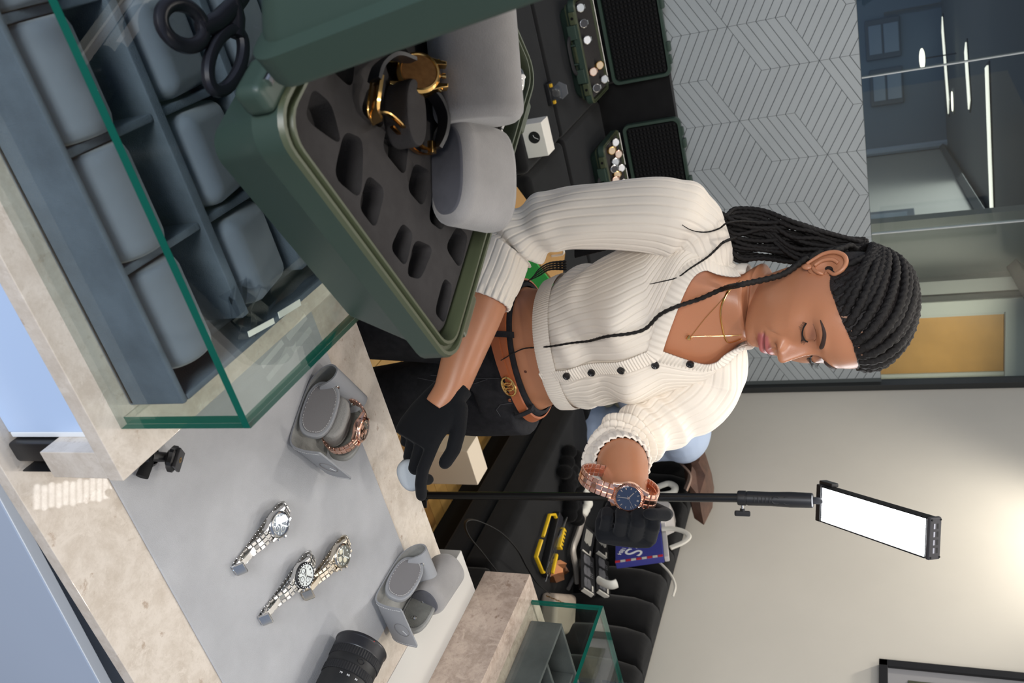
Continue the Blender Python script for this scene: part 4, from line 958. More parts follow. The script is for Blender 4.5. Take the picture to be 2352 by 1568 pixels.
# ================================================================== the woman
from mathutils.bvhtree import BVHTree
def interp(tab, z):
    """piecewise cubic (Catmull) interpolation of rows (z, v1, v2...) sorted by z"""
    zs_ = [r[0] for r in tab]
    if z <= zs_[0]: return list(tab[0][1:])
    if z >= zs_[-1]: return list(tab[-1][1:])
    i = max(k for k in range(len(tab)-1) if zs_[k] <= z)
    out = []
    for c in range(1, len(tab[0])):
        p1, p2 = tab[i][c], tab[i+1][c]; h = zs_[i+1]-zs_[i]
        m1 = (p2-tab[i-1][c])/(zs_[i+1]-zs_[i-1]) if i > 0 else (p2-p1)/h
        m2 = (tab[i+2][c]-p1)/(zs_[i+2]-zs_[i]) if i+2 < len(tab) else (p2-p1)/h
        t = (z-zs_[i])/h
        out.append((2*t**3-3*t*t+1)*p1+(t**3-2*t*t+t)*h*m1+(-2*t**3+3*t*t)*p2+(t**3-t*t)*h*m2)
    return out
#        z     cx    cy     a     bf    bb
TORSO = [(.86, .775, 1.365, .165, .105, .125), (.90, .772, 1.362, .160, .100, .122), (.955, .764, 1.352, .134, .092, .102), (1.0, .756, 1.345, .117, .086, .090), (1.04, .747, 1.34, .112, .082, .086), (1.10, .732, 1.335, .119, .084, .09),
         (1.16, .715, 1.328, .130, .094, .092), (1.22, .698, 1.32, .138, .098, .092), (1.27, .684, 1.313, .140, .088, .088), (1.315, .674, 1.307, .142, .070, .080), (1.345, .670, 1.303, .112, .060, .070), (1.365, .668, 1.299, .078, .054, .062), (1.385, .667, 1.294, .058, .050, .056), (1.41, .666, 1.288, .052, .047, .052)]
YAWT = R(4)
def tors(th, z, off=0):
    cx, cy, a, bf, bb = interp(TORSO, z)
    s, c = sin(th), cos(th)
    e = .92
    x = (a+off)*math.copysign(abs(s)**e, s); y = -(bf+off if c > 0 else bb+off)*math.copysign(abs(c)**e, c)
    if c > 0:
        for tb in (-27, 27):
            y -= .030*math.exp(-((math.degrees(th)-tb)/20)**2-((z-1.195)/.036)**2)
    return V((cx+x*cos(YAWT)-y*sin(YAWT), cy+x*sin(YAWT)+y*cos(YAWT), z))
# ------------------------------------------------------------------ materials
def attr_mat(name, rough, sss=.12):
    m = bpy.data.materials.new(name); m.use_nodes = True; nt = m.node_tree; b = nt.nodes['Principled BSDF']
    a = nt.nodes.new('ShaderNodeVertexColor'); a.layer_name = 'tone'; nt.links.new(a.outputs[0], b.inputs['Base Color'])
    b.inputs['Roughness'].default_value = rough; b.inputs['Specular IOR Level'].default_value = .5
    b.inputs['Subsurface Weight'].default_value = sss; b.inputs['Subsurface Radius'].default_value = (.012, .004, .002); b.inputs['Subsurface Scale'].default_value = .25
    tc = nt.nodes.new('ShaderNodeTexCoord'); n = nt.nodes.new('ShaderNodeTexNoise'); n.inputs['Scale'].default_value = 700; nt.links.new(tc.outputs['Object'], n.inputs['Vector'])
    bp = nt.nodes.new('ShaderNodeBump'); bp.inputs['Strength'].default_value = .12; bp.inputs['Distance'].default_value = .001; nt.links.new(n.outputs['Fac'], bp.inputs['Height']); nt.links.new(bp.outputs['Normal'], b.inputs['Normal'])
    return m
M_skin = attr_mat('warm_brown_skin', .37)
SKIN = np.array(rgb(186, 126, 92)[:3]); LIP = np.array(rgb(172, 96, 92)[:3]); LID = np.array(rgb(118, 72, 54)[:3])
M_knit = mat('cream_rib_knit', rgb(238, 228, 214), .9, bump=.25, bscale=1500, sheen=.3, spec=.15)
M_denim = mat('black_denim', rgb(44, 44, 47), .85, var=.25, vscale=60, bump=.4, bscale=900, spec=.15)
M_belt = mat('tan_leather', rgb(164, 90, 52), .45, bump=.1, bscale=400)
M_hair = mat('black_braid', rgb(22, 19, 18), .55, bump=.6, bscale=1200, spec=.3)
M_glove = mat('black_knit_glove', rgb(19, 20, 23), .85, bump=.3, bscale=1600, spec=.15, sheen=.05)
M_lash = mat('black_lash', rgb(14, 11, 10), .5)
M_brow = mat('dark_brow', rgb(52, 32, 24), .7)
WP = thing('woman', 'woman in cream ribbed cardigan and black jeans, long black braids, standing behind the counter', 'person', (.76, 1.36, 0))
# ------------------------------------------------------------------ head in its own frame: a left, b forward, c up
HC = V((.6657, 1.2608, 1.525)); hy, hp, hr = -.3783, .3109, -.0979
def _RH():
    Rz = Matrix(((cos(hy), -sin(hy), 0), (sin(hy), cos(hy), 0), (0, 0, 1))); Rx = Matrix(((1, 0, 0), (0, cos(hp), sin(hp)), (0, -sin(hp), cos(hp)))); Ry = Matrix(((cos(hr), 0, sin(hr)), (0, 1, 0), (-sin(hr), 0, cos(hr))))
    return Matrix(((1, 0, 0), (0, -1, 0), (0, 0, 1))) @ Rz @ Rx @ Ry
RHm = _RH(); HM = Matrix.Translation(HC) @ RHm.to_4x4()
def hw(a, b, c): return HM @ V((a, b, c))
#         c      f     w     k     b0
HEADT = [(-.116, .046, .036, .050, 0), (-.113, .064, .034, .052, 0), (-.108, .0745, .0375, .053, 0), (-.10, .0795, .0435, .054, 0), (-.09, .0815, .0495, .056, 0), (-.075, .0835, .0570, .060, 0), (-.06, .0845, .0620, .066, 0), (-.04, .0835, .0670, .076, 0), (-.02, .0820, .0705, .086, 0), (0, .0815, .0725, .093, 0), (.02, .0860, .0730, .097, 0),
         (.035, .0865, .0725, .098, 0), (.05, .0845, .0705, .097, 0), (.07, .0765, .0650, .090, 0), (.085, .0660, .0560, .079, 0), (.098, .0490, .0420, .060, 0), (.106, .0290, .0250, .036, 0), (.110, .0020, .0020, .002, 0)]
NOSE = [(-.060, 0), (-.055, .0015), (-.0515, .006), (-.048, .0150), (-.0445, .0225), (-.040, .0268), (-.036, .0275), (-.031, .0255), (-.022, .0190), (-.010, .0115), (0, .0065), (.008, .0035), (.016, .001), (.024, 0)]
NSIG = [(-.06, .011), (-.045, .0108), (-.038, .0105), (-.03, .0088), (-.015, .0072), (.0, .0075), (.02, .010)]
def gz(v, m, s): return math.exp(-((v-m)/s)**2)
def head_pt(th, c):
    f, w, k, b0 = interp(HEADT, c); s, co = sin(th), cos(th)
    pf = np.interp(c, [-.11, -.09, -.07, -.03, .05, .1], [.95, .92, .86, .72, .80, .9])
    if co >= 0: a, b = w*math.copysign(abs(s)**.95, s), f*co**pf
    else: a, b = w*math.copysign(abs(s)**.9, s), -k*abs(co)**.9
    if co > 0:
        A = abs(a); d = 0
        nz = interp(NOSE, c)[0]
        if nz > 0: d += nz*math.exp(-(A/interp(NSIG, c)[0])**2)
        d += .0105*gz(A, .0150, .0062)*gz(c, -.0425, .0068)                  # wings
        d -= .0045*gz(A, .0078, .0034)*gz(c, -.0525, .0028)                  # nostrils
        d -= .0085*gz(A, .0310, .0150)*gz(c, .0035, .0105)                   # sockets
        d -= .0030*gz(A, .0150, .0060)*gz(c, .0010, .0100)                   # inner corners
        d += .0082*gz(A, .0320, .0122)*gz(c, -.0010, .0088)                  # closed lids over the eyes
        d -= .0018*gz(c, .0082-.18*max(0, A-.032), .0016)*gz(A, .031, .015)       # lid crease
        d -= .0016*gz(c, -.0085+.05*abs(A-.03), .0015)*gz(A, .031, .013)          # lower lid line
        d += .0032*gz(A, .030, .020)*gz(c, .0205, .0070)                     # brow
        d += .0045*gz(A, .048, .018)*gz(c, -.026, .016)+.0050*gz(A, .040, .018)*gz(c, -.052, .018)   # cheeks
        d -= .0016*gz(A, .027+.25*max(0, -.045-c), .0035)*gz(c, -.056, .012)           # smile fold
        d += .0052*gz(A, 0, .024)*gz(c, -.072, .016)                         # muzzle
        bow = -.0012*gz(A, 0, .0035)
        lw = 1/(1+math.exp((A-.0225)/.0016))
        d += lw*(.0056*gz(c, -.0662+bow-.05*A, .0043)*gz(A, 0, .021)+.0068*gz(c, -.0785+.10*A, .0052)*gz(A, 0, .018))
        d -= lw*.0052*gz(c, -.0722+.04*A, .0013)
        d -= .0022*gz(A, .0245, .003)*gz(c, -.0722, .003)                    # mouth corners
        d -= .0042*gz(A, 0, .016)*gz(c, -.0895, .0048)
        d += .0045*gz(A, 0, .015)*gz(c, -.1020, .0085)
        d -= .0011*gz(A, 0, .0030)*gz(c, -.0595, .0050)
        b += d*min(1, co*2.2)
    return V((a, b, c))
# columns denser at the front
nth = 260; TH = []
for i in range(nth):
    u = -1+2*(i+.5)/nth; TH.append(pi*(math.copysign(abs(u)**1.45, u)))
rows = [.1098, .108, .106, .103, .099, .094, .088, .081, .074, .067, .060, .053, .046, .040]
c_ = .0355
while c_ > -.1125: rows.append(c_); c_ -= .00135
rows += [-.1128, -.1140]
body_v, body_f, body_c = [], [], []
def tone(th, c, p):
    col = SKIN.copy()
    if cos(th) > 0:
        A = abs(p.x); bow = -.0012*gz(A, 0, .0035)
        top = -.0612+bow*.8-.14*max(0, A-.006); bot = -.0858+.30*max(0, A-.008)**1.0
        m = 1/(1+math.exp(-(top-c)/.0006))*1/(1+math.exp(-(c-bot)/.0007))*1/(1+math.exp((A-.0238)/.0009))
        col = col*(1-m)+LIP*m
        ln = m*gz(c, -.0722+.04*A, .0011); col *= 1-.55*ln
        l = gz(A, .031, .016)*gz(c, .004, .008); col = col*(1-.6*l)+LID*.6*l
        n_ = gz(A, .0078, .0030)*gz(c, -.0525, .0022); col *= 1-.75*n_
    return col
for c in rows:
    for th in TH:
        p = head_pt(th, c); body_c.append(tone(th, c, p)); body_v.append(hw(*p))
nr = len(rows)
# neck rows: blend from the jaw section to the neck, then to the torso column
def ring_from(cen, rx, ryf, ryb, Mx):
    return [cen+Mx @ V((rx*sin(th), (ryf if cos(th) > 0 else ryb)*cos(th), 0)) for th in TH]
zb = 1.395
NB = V(interp(TORSO, zb)[0:2]+[zb]); top_c = hw(0, -.022, -.118)
Bm = Matrix(((1, 0, 0), (0, -1, 0), (0, 0, 1)))
nk = 16; first = [body_v[(nr-1)*nth+j] for j in range(nth)]
for i in range(1, nk+1):
    t = i/nk; cen = top_c.lerp(NB, t)+V((0, .010*sin(pi*t), 0))
    q = RHm.to_quaternion().slerp(Bm.to_quaternion() if False else (Matrix(((1, 0, 0), (0, -1, 0), (0, 0, 1))) @ Matrix.Identity(3)).to_quaternion(), t) if False else None
    fr_ = RHm.to_quaternion() if False else None
    ax_ = (RHm @ V((1, 0, 0))).lerp(V((cos(YAWT), sin(YAWT), 0)), t).normalized(); bx_ = (RHm @ V((0, 1, 0))).lerp(V((sin(YAWT), -cos(YAWT), 0)), t); bx_ = (bx_-ax_*bx_.dot(ax_)).normalized()
    rx = .049+.006*t-.003*sin(pi*t); rf = .050-.002*t; rb = .052
    ring = [cen+ax_*(rx*sin(th))+bx_*((rf if cos(th) > 0 else rb)*cos(th)) for th in TH]
    k = min(1, (i/3.2))**.8 if i < 4 else 1
    for j in range(nth):
        p = first[j].lerp(ring[j], k); body_v.append(p); body_c.append(SKIN*(1-.10*gz(t, .15, .25)))
# torso rows
zz = zb; zr = []
while zz > .93: zz -= .007; zr.append(zz)
for z in zr:
    for th in TH: body_v.append(tors(th, z)); body_c.append(SKIN)
NRW = nr+nk+len(zr)
for i in range(NRW-1):
    for j in range(nth): body_f.append((i*nth+j, i*nth+(j+1) % nth, (i+1)*nth+(j+1) % nth, (i+1)*nth+j))
body_f.append(tuple(range(nth-1, -1, -1))); body_f.append(tuple((NRW-1)*nth+j for j in range(nth)))
def add_body(g, col=None):
    k = len(body_v); body_v.extend(g[0]); body_f.extend([tuple(i+k for i in f) for f in g[1]]); body_c.extend([SKIN if col is None else col]*len(g[0]))
# ears
def ear(sx):
    e = []
    def P(x, y, o): return V((sx*(.0715+o), -.014-x*1.0, y))     # x backwards, y up, o outwards
    hel = cr([P(-.004, .002, .000), P(-.001, .006, .004), P(-.008, .018, .006), P(-.002, .028, .010), P(.010, .031, .013), P(.021, .025, .016), P(.026, .010, .017), P(.023, -.006, .015), P(.014, -.019, .011), P(.006, -.028, .008)], 5)
    n = len(hel); e.append(tube(hel, [.0022+.0013*sin(pi*i/(n-1)) for i in range(n)], 10))
    ant = cr([P(.012, .018, .009), P(.016, .008, .0115), P(.013, -.006, .0105), P(.005, -.016, .007)], 5); e.append(tube(ant, .0030, 8))
    e.append(tube(cr([P(-.006, .000, .002), P(-.0065, -.006, .005), P(-.003, -.013, .005), P(.003, -.018, .005)], 4), [.0028]*13, 8))
    lob = ball((0, 0, 0), (.0032, .0058, .0075), 14, 10); e.append(mv(lob, *P(.002, -.0265, .0062)))
    out_ = [P(-.005, .004, .001), P(-.006, .018, .004), P(.000, .029, .008), P(.011, .031, .012), P(.021, .024, .0145), P(.025, .010, .0155), P(.022, -.006, .0135), P(.013, -.019, .010), P(.004, -.026, .006), P(-.004, -.022, .002), P(-.006, -.008, .001)]
    rim = cr(out_, 4, loop=True); cen = P(.008, .003, .001)
    e.append(loft([[cen.lerp(p, .02)+V((0, 0, 0)) for p in rim], [cen.lerp(p, .55)+V((sx*.001, 0, 0)) for p in rim], rim, [p-V((sx*.004, 0, 0)) for p in rim], [P(.006, .0, -.004).lerp(p, .55)-V((sx*.008, 0, 0)) for p in rim]]))
    return X(J(*e), HM)
add_body(ear(-1), SKIN*.95); add_body(ear(1), SKIN*.95)
# ------------------------------------------------------------------ arms
ARM_R = [V((.605, 1.308, 1.336)), V((.535, 1.315, 1.318)), V((.498, 1.298, 1.285)), V((.480, 1.282, 1.20)), V((.474, 1.262, 1.11)), atd(1170, 560, 1.455), atd(1130, 640, 1.44), atd(1095, 730, 1.425), atd(1062, 820, 1.412), atd(1035, 895, 1.402), atd(1010, 935, 1.40)]
ARM_L = [V((.725, 1.308, 1.338)), V((.800, 1.312, 1.318)), V((.838, 1.29, 1.290)), V((.858, 1.255, 1.235)), V((.862, 1.205, 1.190)), V((.855, 1.15, 1.175)), V((.832, 1.095, 1.190)), atd(1428, 1060, 1.36), atd(1436, 1092, 1.315), atd(1440, 1118, 1.285), atd(1444, 1148, 1.262)]
RR = [.034, .050, .054, .046, .042, .042, .042, .039, .033, .027, .026]
RL = [.034, .050, .052, .046, .042, .041, .042, .040, .035, .0285, .027]
def arm_path(P, Rr, n=10):
    pts = cr(P, n); rs = []
    for i in range(len(P)-1):
        for j in range(n): rs.append(Rr[i]+(Rr[i+1]-Rr[i])*j/n)
    rs.append(Rr[-1]); return pts, rs
pR, rR = arm_path(ARM_R, RR); pL, rL = arm_path(ARM_L, RL)
thin = lambda rs, n_: [r*(.78 if i < n_-8 else np.interp(i, [n_-8, n_-2], [.78, 1])) for i, r in enumerate(rs)]
add_body(tube(pR, thin(rR, 67), 28)); add_body(tube(pL, thin(rL, 73), 28))
me = bpy.data.meshes.new('body'); me.from_pydata([tuple(full(WP).inverted() @ v) for v in body_v], [], body_f)
bm = bmesh.new(); bm.from_mesh(me); bmesh.ops.recalc_face_normals(bm, faces=bm.faces); bm.to_mesh(me); bm.free()
ca = me.color_attributes.new('tone', 'FLOAT_COLOR', 'POINT')
ca.data.foreach_set('color', np.hstack([np.clip(np.array(body_c), 0, 1), np.ones((len(body_c), 1))]).astype(np.float32).ravel())
me.shade_smooth(); body = link('body', me, M_skin, WP); MW[body.name] = full(WP).copy()
BV = BVHTree.FromPolygons(body_v, [f for f in body_f if len(f) == 4])
def hit(bv, x, y, off=0):
    d = ray(x, y).normalized(); r = bv.ray_cast(CAM, d)
    if r[0] is None: return None
    n = r[1] if r[1].dot(d) < 0 else -r[1]
    return r[0]+n*off, n
# ------------------------------------------------------------------ cardigan
def rib(u): return -.0024*math.exp(-(((u % 1)-.5)/.085)**2)
zhem, zv, ztop = 1.050, 1.252, 1.392
def edges(z):
    """angles of the right and left front edges at height z"""
    if z <= zv: return R(2), R(2)
    t = (z-zv)/(ztop-zv)
    return R(2-88*t**1.0), R(2+52*t**1.1)
def card_pt(u, z, off):
    el, er = edges(z)                           # from left edge round the back to the right edge
    th = er+(2*pi+el-er)*u
    p = tors(((th+pi) % (2*pi))-pi, z, off)
    return p
nrib, per = 62, 10; ncol = nrib*per+1; crow = []; z = zhem
while z < ztop: crow.append(z); z += .0055
crow.append(ztop)
vs, fs = [], []
for i, z in enumerate(crow):
    loose = .009+.010*math.exp(-((z-1.085)/.03)**2)
    for j in range(ncol):
        u = j/(ncol-1); n_ = .0035*sin(z*95+3*sin(u*17))*math.exp(-((z-1.10)/.05)**2)+.002*sin(u*40+z*30)
        vs.append(card_pt(u, z, loose+n_+rib(u*nrib)))
nv = len(vs); R0 = len(crow)
for i in range(R0-1):
    for j in range(ncol-1): fs.append((i*ncol+j, i*ncol+j+1, (i+1)*ncol+j+1, (i+1)*ncol+j))
CARD = thing if False else None
card = add('cardigan', (vs, fs), M_knit, WP, w=True, ang=180)
# hem band, finely ribbed
def band_ring(z, off, k): return [card_pt(j/600, z, off+(-.0010 if (j//2) % 2 else 0)) for j in range(601)]
hb = [band_ring(zhem+.010, .0195, 0), band_ring(zhem-.002, .0200, 0), band_ring(zhem-.014, .0185, 0), band_ring(zhem-.024, .0165, 0), band_ring(zhem-.025, .013, 0)]
add('hem_band', loft(hb, closed=False), M_knit, card, w=True, ang=180)
# placket: ribbed strip down the front and round the neck
def edge_path(left):
    out = []
    for z in np.linspace(zhem-.024, ztop, 60):
        el, er = edges(z); th = er if left else el; out.append((th, z))
    return out
def placket(path, w, off, name):
    pts = [tors(th, z, off+(.010*math.exp(-((z-1.085)/.03)**2))) for th, z in path]; rings = []
    for i, p in enumerate(pts):
        tg = (pts[min(i+1, len(pts)-1)]-pts[max(i-1, 0)]).normalized(); th, z = path[i]
        nn = (tors(th, z, off+.01)-tors(th, z, off)).normalized(); sd = tg.cross(nn).normalized()
        rings.append((p, tg, nn, sd))
    dense = []
    for i in range(len(rings)-1):
        for k in range(5):
            t = k/5; dense.append(tuple(rings[i][q].lerp(rings[i+1][q], t) for q in range(4)))
    g = []
    for i, (p, tg, nn, sd) in enumerate(dense):
        o = .0015 if (i//2) % 2 else 0
        g.append([p-sd*w/2-nn*.0025, p-sd*w/2+nn*(.0015-o), p+nn*(.0022-o), p+sd*w/2+nn*(.0015-o), p+sd*w/2-nn*.0025, p-nn*.003])
    return add(name, loft(g), M_knit, card, w=True, ang=180), dense
plk, pd = placket(edge_path(False), .024, .0145, 'button_placket')
plk2, pd2 = placket([(th, z) for th, z in edge_path(True) if z > zv-.03], .024, .0125, 'neck_placket')
back = [tors(((th+pi) % (2*pi))-pi, ztop, .012) for th in np.linspace(edges(ztop)[1], 2*pi+edges(ztop)[0], 60)]
add('neck_band', tube(back, [(.010, .0035)]*60, 8, up=(0, 0, 1)), M_knit, card, w=True, ang=180)
cardbv = BVHTree.FromPolygons(vs, fs)
# buttons
M_btn = mat('black_button', rgb(22, 22, 26), .2)
def button(x, y, r, bv):
    h_ = hit(bv, x, y, 0)
    if not h_: return
    p = h_[0]; cx, cy = interp(TORSO, p.z)[:2]
    n = (V((p.x-cx, (p.y-cy)*1.2, .02)).normalized()*.6+h_[1]*.4).normalized(); u = n.orthogonal().normalized(); p = p+n*.0042-ray(x, y).normalized()*.002
    b = add('button', X(lathe([(0, .0002), (r*.55, .0002), (r*.7, .0012), (r*.95, .0014), (r, 0), (r*.9, -.0036), (0, -.0036)], 24), frame(p, u, n.cross(u), n)), M_btn, plk, w=True)
    for s in (-1, 1): add('button_hole', X(cyl((s*r*.2, 0, -.0002), (s*r*.2, 0, .0006), r*.1, 8), frame(p, u, n.cross(u), n)), M_foamd, b, w=True)
def place_buttons(bv):
    for x, y in ((1302, 861), (1359, 853), (1428, 848), (1505, 836), (1586, 833), (1622, 826), (1568, 739)):
        button(x, y, .0068 if x not in (1622, 1568) else .0052, bv)
# sleeves
def sleeve(name, pts, rs, i1, nrb, folds, twist=0):
    P = pts[:i1]; n = nrb*10; rings = []
    fr = frames(P, up=(1, 0, 0)); m = len(fr)
    dense = []
    for i in range(m-1):
        for k in range(3):
            t = k/3; dense.append((fr[i][0].lerp(fr[i+1][0], t), fr[i][1].lerp(fr[i+1][1], t), fr[i][2].lerp(fr[i+1][2], t).normalized(), fr[i][3].lerp(fr[i+1][3], t).normalized(), rs[i]+(rs[i+1]-rs[i])*t, (i+t)/(m-1)))
    for p, tg, u, w, r, s in dense:
        ring = []
        for j in range(n):
            a = 2*pi*j/n+twist*s
            d = .010-.004*s+.0016*sin(5*a+22*s+2*sin(9*s))*(s < .93)
            for (s0, sg, am, fq, ph) in folds: d += am*math.exp(-((s-s0)/sg)**2)*sin(fq*s*40+ph+1.2*sin(a+ph)+.6*sin(2*a))
            d += rib(j/10)
            if s > .965: d += .0010*sin(a*nrb)
            ring.append(p+u*((r+d)*cos(a))+w*((r+d)*sin(a)))
        rings.append(ring)
    # turned-in cuff
    p, tg, u, w, r, s = dense[-1]
    last = rings[-1]; rings.append([q.lerp(p, .06)+tg*.001 for q in last]); rings.append([q.lerp(p, .10)-tg*.01 for q in last])
    return add(name, loft(rings, cap0=False, cap1=False), M_knit, card, w=True, ang=180), rings
sR, ringsR = sleeve('sleeve', pR, rR, 67, 24, [(.69, .07, .0075, 1.6, 0), (.76, .045, .005, 2.2, 1), (.24, .05, .004, 1.2, 2)])
sL, ringsL = sleeve('sleeve', pL, rL, 73, 24, [(.62, .13, .0085, 1.9, 0), (.80, .08, .008, 2.0, 1.4), (.40, .08, .004, 1.5, 1)])
_allv, _allf = list(vs), list(fs)
for o_ in (plk, plk2, sR, sL):
    k = len(_allv); MWi = full(WP); _allv += [MWi @ v.co for v in o_.data.vertices]; _allf += [tuple(i+k for i in p.vertices) for p in o_.data.polygons]
ALLBV = BVHTree.FromPolygons(_allv, _allf)
place_buttons(ALLBV)
# ------------------------------------------------------------------ jeans, belt
def jeans():
    rings = [[tors(2*pi*j/48, z, .006 if z > .93 else .008) for j in range(48)] for z in np.linspace(.975, .87, 10)]
    g = [loft(rings)]
    for sx, kx in ((-1, .70), (1, .86)):
        hip = V((.775+sx*.082, 1.362, .93)); knee = V((.775+sx*.095, 1.35, .50)); ank = V((.775+sx*.10, 1.39, .07))
        pts = cr([hip, hip.lerp(knee, .35), knee, knee.lerp(ank, .4), ank], 6)
        rs = list(np.interp(np.linspace(0, 1, len(pts)), [0, .2, .5, .7, 1], [.094, .092, .064, .060, .048]))
        g.append(tube(pts, rs, 28))
    return J(*g)
def remesh(g, vox, smooth=4):
    o = bpy.data.objects.new('tmp_r', mesh('tmp_r', g)); COL.objects.link(o)
    md = o.modifiers.new('r', 'REMESH'); md.mode = 'VOXEL'; md.voxel_size = vox
    if smooth: m2 = o.modifiers.new('s', 'SMOOTH'); m2.iterations = smooth; m2.factor = .5
    bpy.context.view_layer.update(); dg = bpy.context.evaluated_depsgraph_get()
    e = o.evaluated_get(dg).data; out = [v.co.copy() for v in e.vertices], [tuple(p.vertices) for p in e.polygons]
    bpy.data.objects.remove(o); return out
jg = remesh(jeans(), .006, 3)
jn = add('jeans', jg, M_denim, WP, w=True, ang=180)
jbv = BVHTree.FromPolygons(jg[0], jg[1])
add('waistband', loft([[tors(2*pi*j/96, z, o) for j in range(96)] for z, o in ((.945, .008), (.946, .0105), (.978, .0095), (.9795, .007), (.9795, .003))], cap0=False, cap1=False), M_denim, jn, w=True, ang=60)
def belt_strip(z0, z1, w, off, a0, a1, name, tilt=0):
    rings = []
    for j in range(97):
        th = R(a0+(a1-a0)*j/96); z = z0+(z1-z0)*j/96+tilt*(1-cos(th))*.5
        rings.append([tors(((th+pi) % (2*pi))-pi, z-w/2, off), tors(((th+pi) % (2*pi))-pi, z-w/2+.001, off+.0035), tors(((th+pi) % (2*pi))-pi, z+w/2-.001, off+.0035), tors(((th+pi) % (2*pi))-pi, z+w/2, off)])
    return add(name, loft(rings), M_belt, belt, w=True, ang=40)
belt = bpy.data.objects.new('belt', None); COL.objects.link(belt); belt.parent = WP; MW[belt.name] = full(WP).copy()
belt_strip(.962, .962, .020, .0125, -180, 180, 'belt_strap', .004)
belt_strip(.930, .957, .019, .0150, -120, -4, 'belt_tail', 0)
h_ = tors(R(1), .959, .021); bn = (tors(R(1), .959, .03)-tors(R(1), .959, .02)).normalized()
bu = bn.cross(V((0, 0, 1))).normalized()*-1; Mbk = frame(h_, bu, V((0, 0, 1)), bn)
bk = add('buckle', X(tube([V((.021*cos(a), .0125*sin(a), 0)) for a in [2*pi*i/36 for i in range(36)]], .0020, 8, loop=True), Mbk), M_gold, belt, w=True)
for dx in (-.0115, 0, .0115): add('buckle_ring', X(tube([V((dx+.0085*cos(a), .0095*sin(a), .001*cos(a))) for a in [2*pi*i/28 for i in range(28)]], .0016, 8, loop=True), Mbk), M_gold, bk, w=True)
for th in (-38, 30, 95, -95, 150):
    add('belt_loop', strip([tors(R(th), z, o) for z, o in ((.938, .011), (.942, .0195), (.962, .0205), (.982, .0185), (.985, .010))], (tors(R(th+5), .96, .02)-tors(R(th-5), .96, .02)), .011, .003), M_denim, jn, w=True)
M_seam = mat('grey_seam_thread', rgb(74, 74, 78), .8)
def on_bv(bv, pts, off, n=5):
    out = []
    for i in range(len(pts)-1):
        for k in range(n):
            t = k/n; x = pts[i][0]+(pts[i+1][0]-pts[i][0])*t; y = pts[i][1]+(pts[i+1][1]-pts[i][1])*t
            h_ = hit(bv, x, y, off)
            if h_: out.append(h_[0])
    h_ = hit(bv, *pts[-1], off)
    if h_: out.append(h_[0])
    return out
for nm, pts in (('pocket_seam', [(1200, 926), (1172, 925), (1150, 928), (1140, 940), (1150, 955)]), ('fly_seam', [(1148, 868), (1110, 868), (1060, 866), (990, 862)]), ('leg_seam', [(1120, 870), (1090, 880), (1030, 882), (960, 868)]), ('pocket_seam', [(1130, 745), (1105, 725), (1088, 700)])):
    q = on_bv(jbv, pts, .001)
    if len(q) > 3: add(nm, tube(q, .0007, 6), M_seam, jn, w=True)
for x, y in ((1172, 918), (1117, 758)):
    h_ = hit(jbv, x, y, .001)
    if h_: p, n_ = h_; u = n_.orthogonal().normalized(); add('rivet', X(lathe([(0, .002), (.0035, .0018), (.0048, .0005), (.005, -.001)], 14), frame(p, u, n_.cross(u), n_)), mat('copper', rgb(150, 100, 78), .35, 1), jn, w=True)
for sx in (-1, 1):
    add('boot', J(tube([V((.775+sx*.10, 1.40, .16)), V((.775+sx*.10, 1.40, .06)), V((.775+sx*.10, 1.395, .045))], [.046, .045, .044], 18), X(rbox(-.04, .04, -.14, .06, 0, .07, .03, 4), Matrix.Translation((.775+sx*.10, 1.38, 0)))), M_black, WP, w=True)
# navel
h_ = hit(BV, 1207, 853, .0004)
if h_: add('navel', X(lathe([(0, .0), (.0022, .0001), (.003, .0002)], 12), frame(h_[0], V((1, 0, 0)), h_[1].cross(V((1, 0, 0))), h_[1])), mat('navel_shadow', rgb(92, 52, 38), .8), WP, w=True)
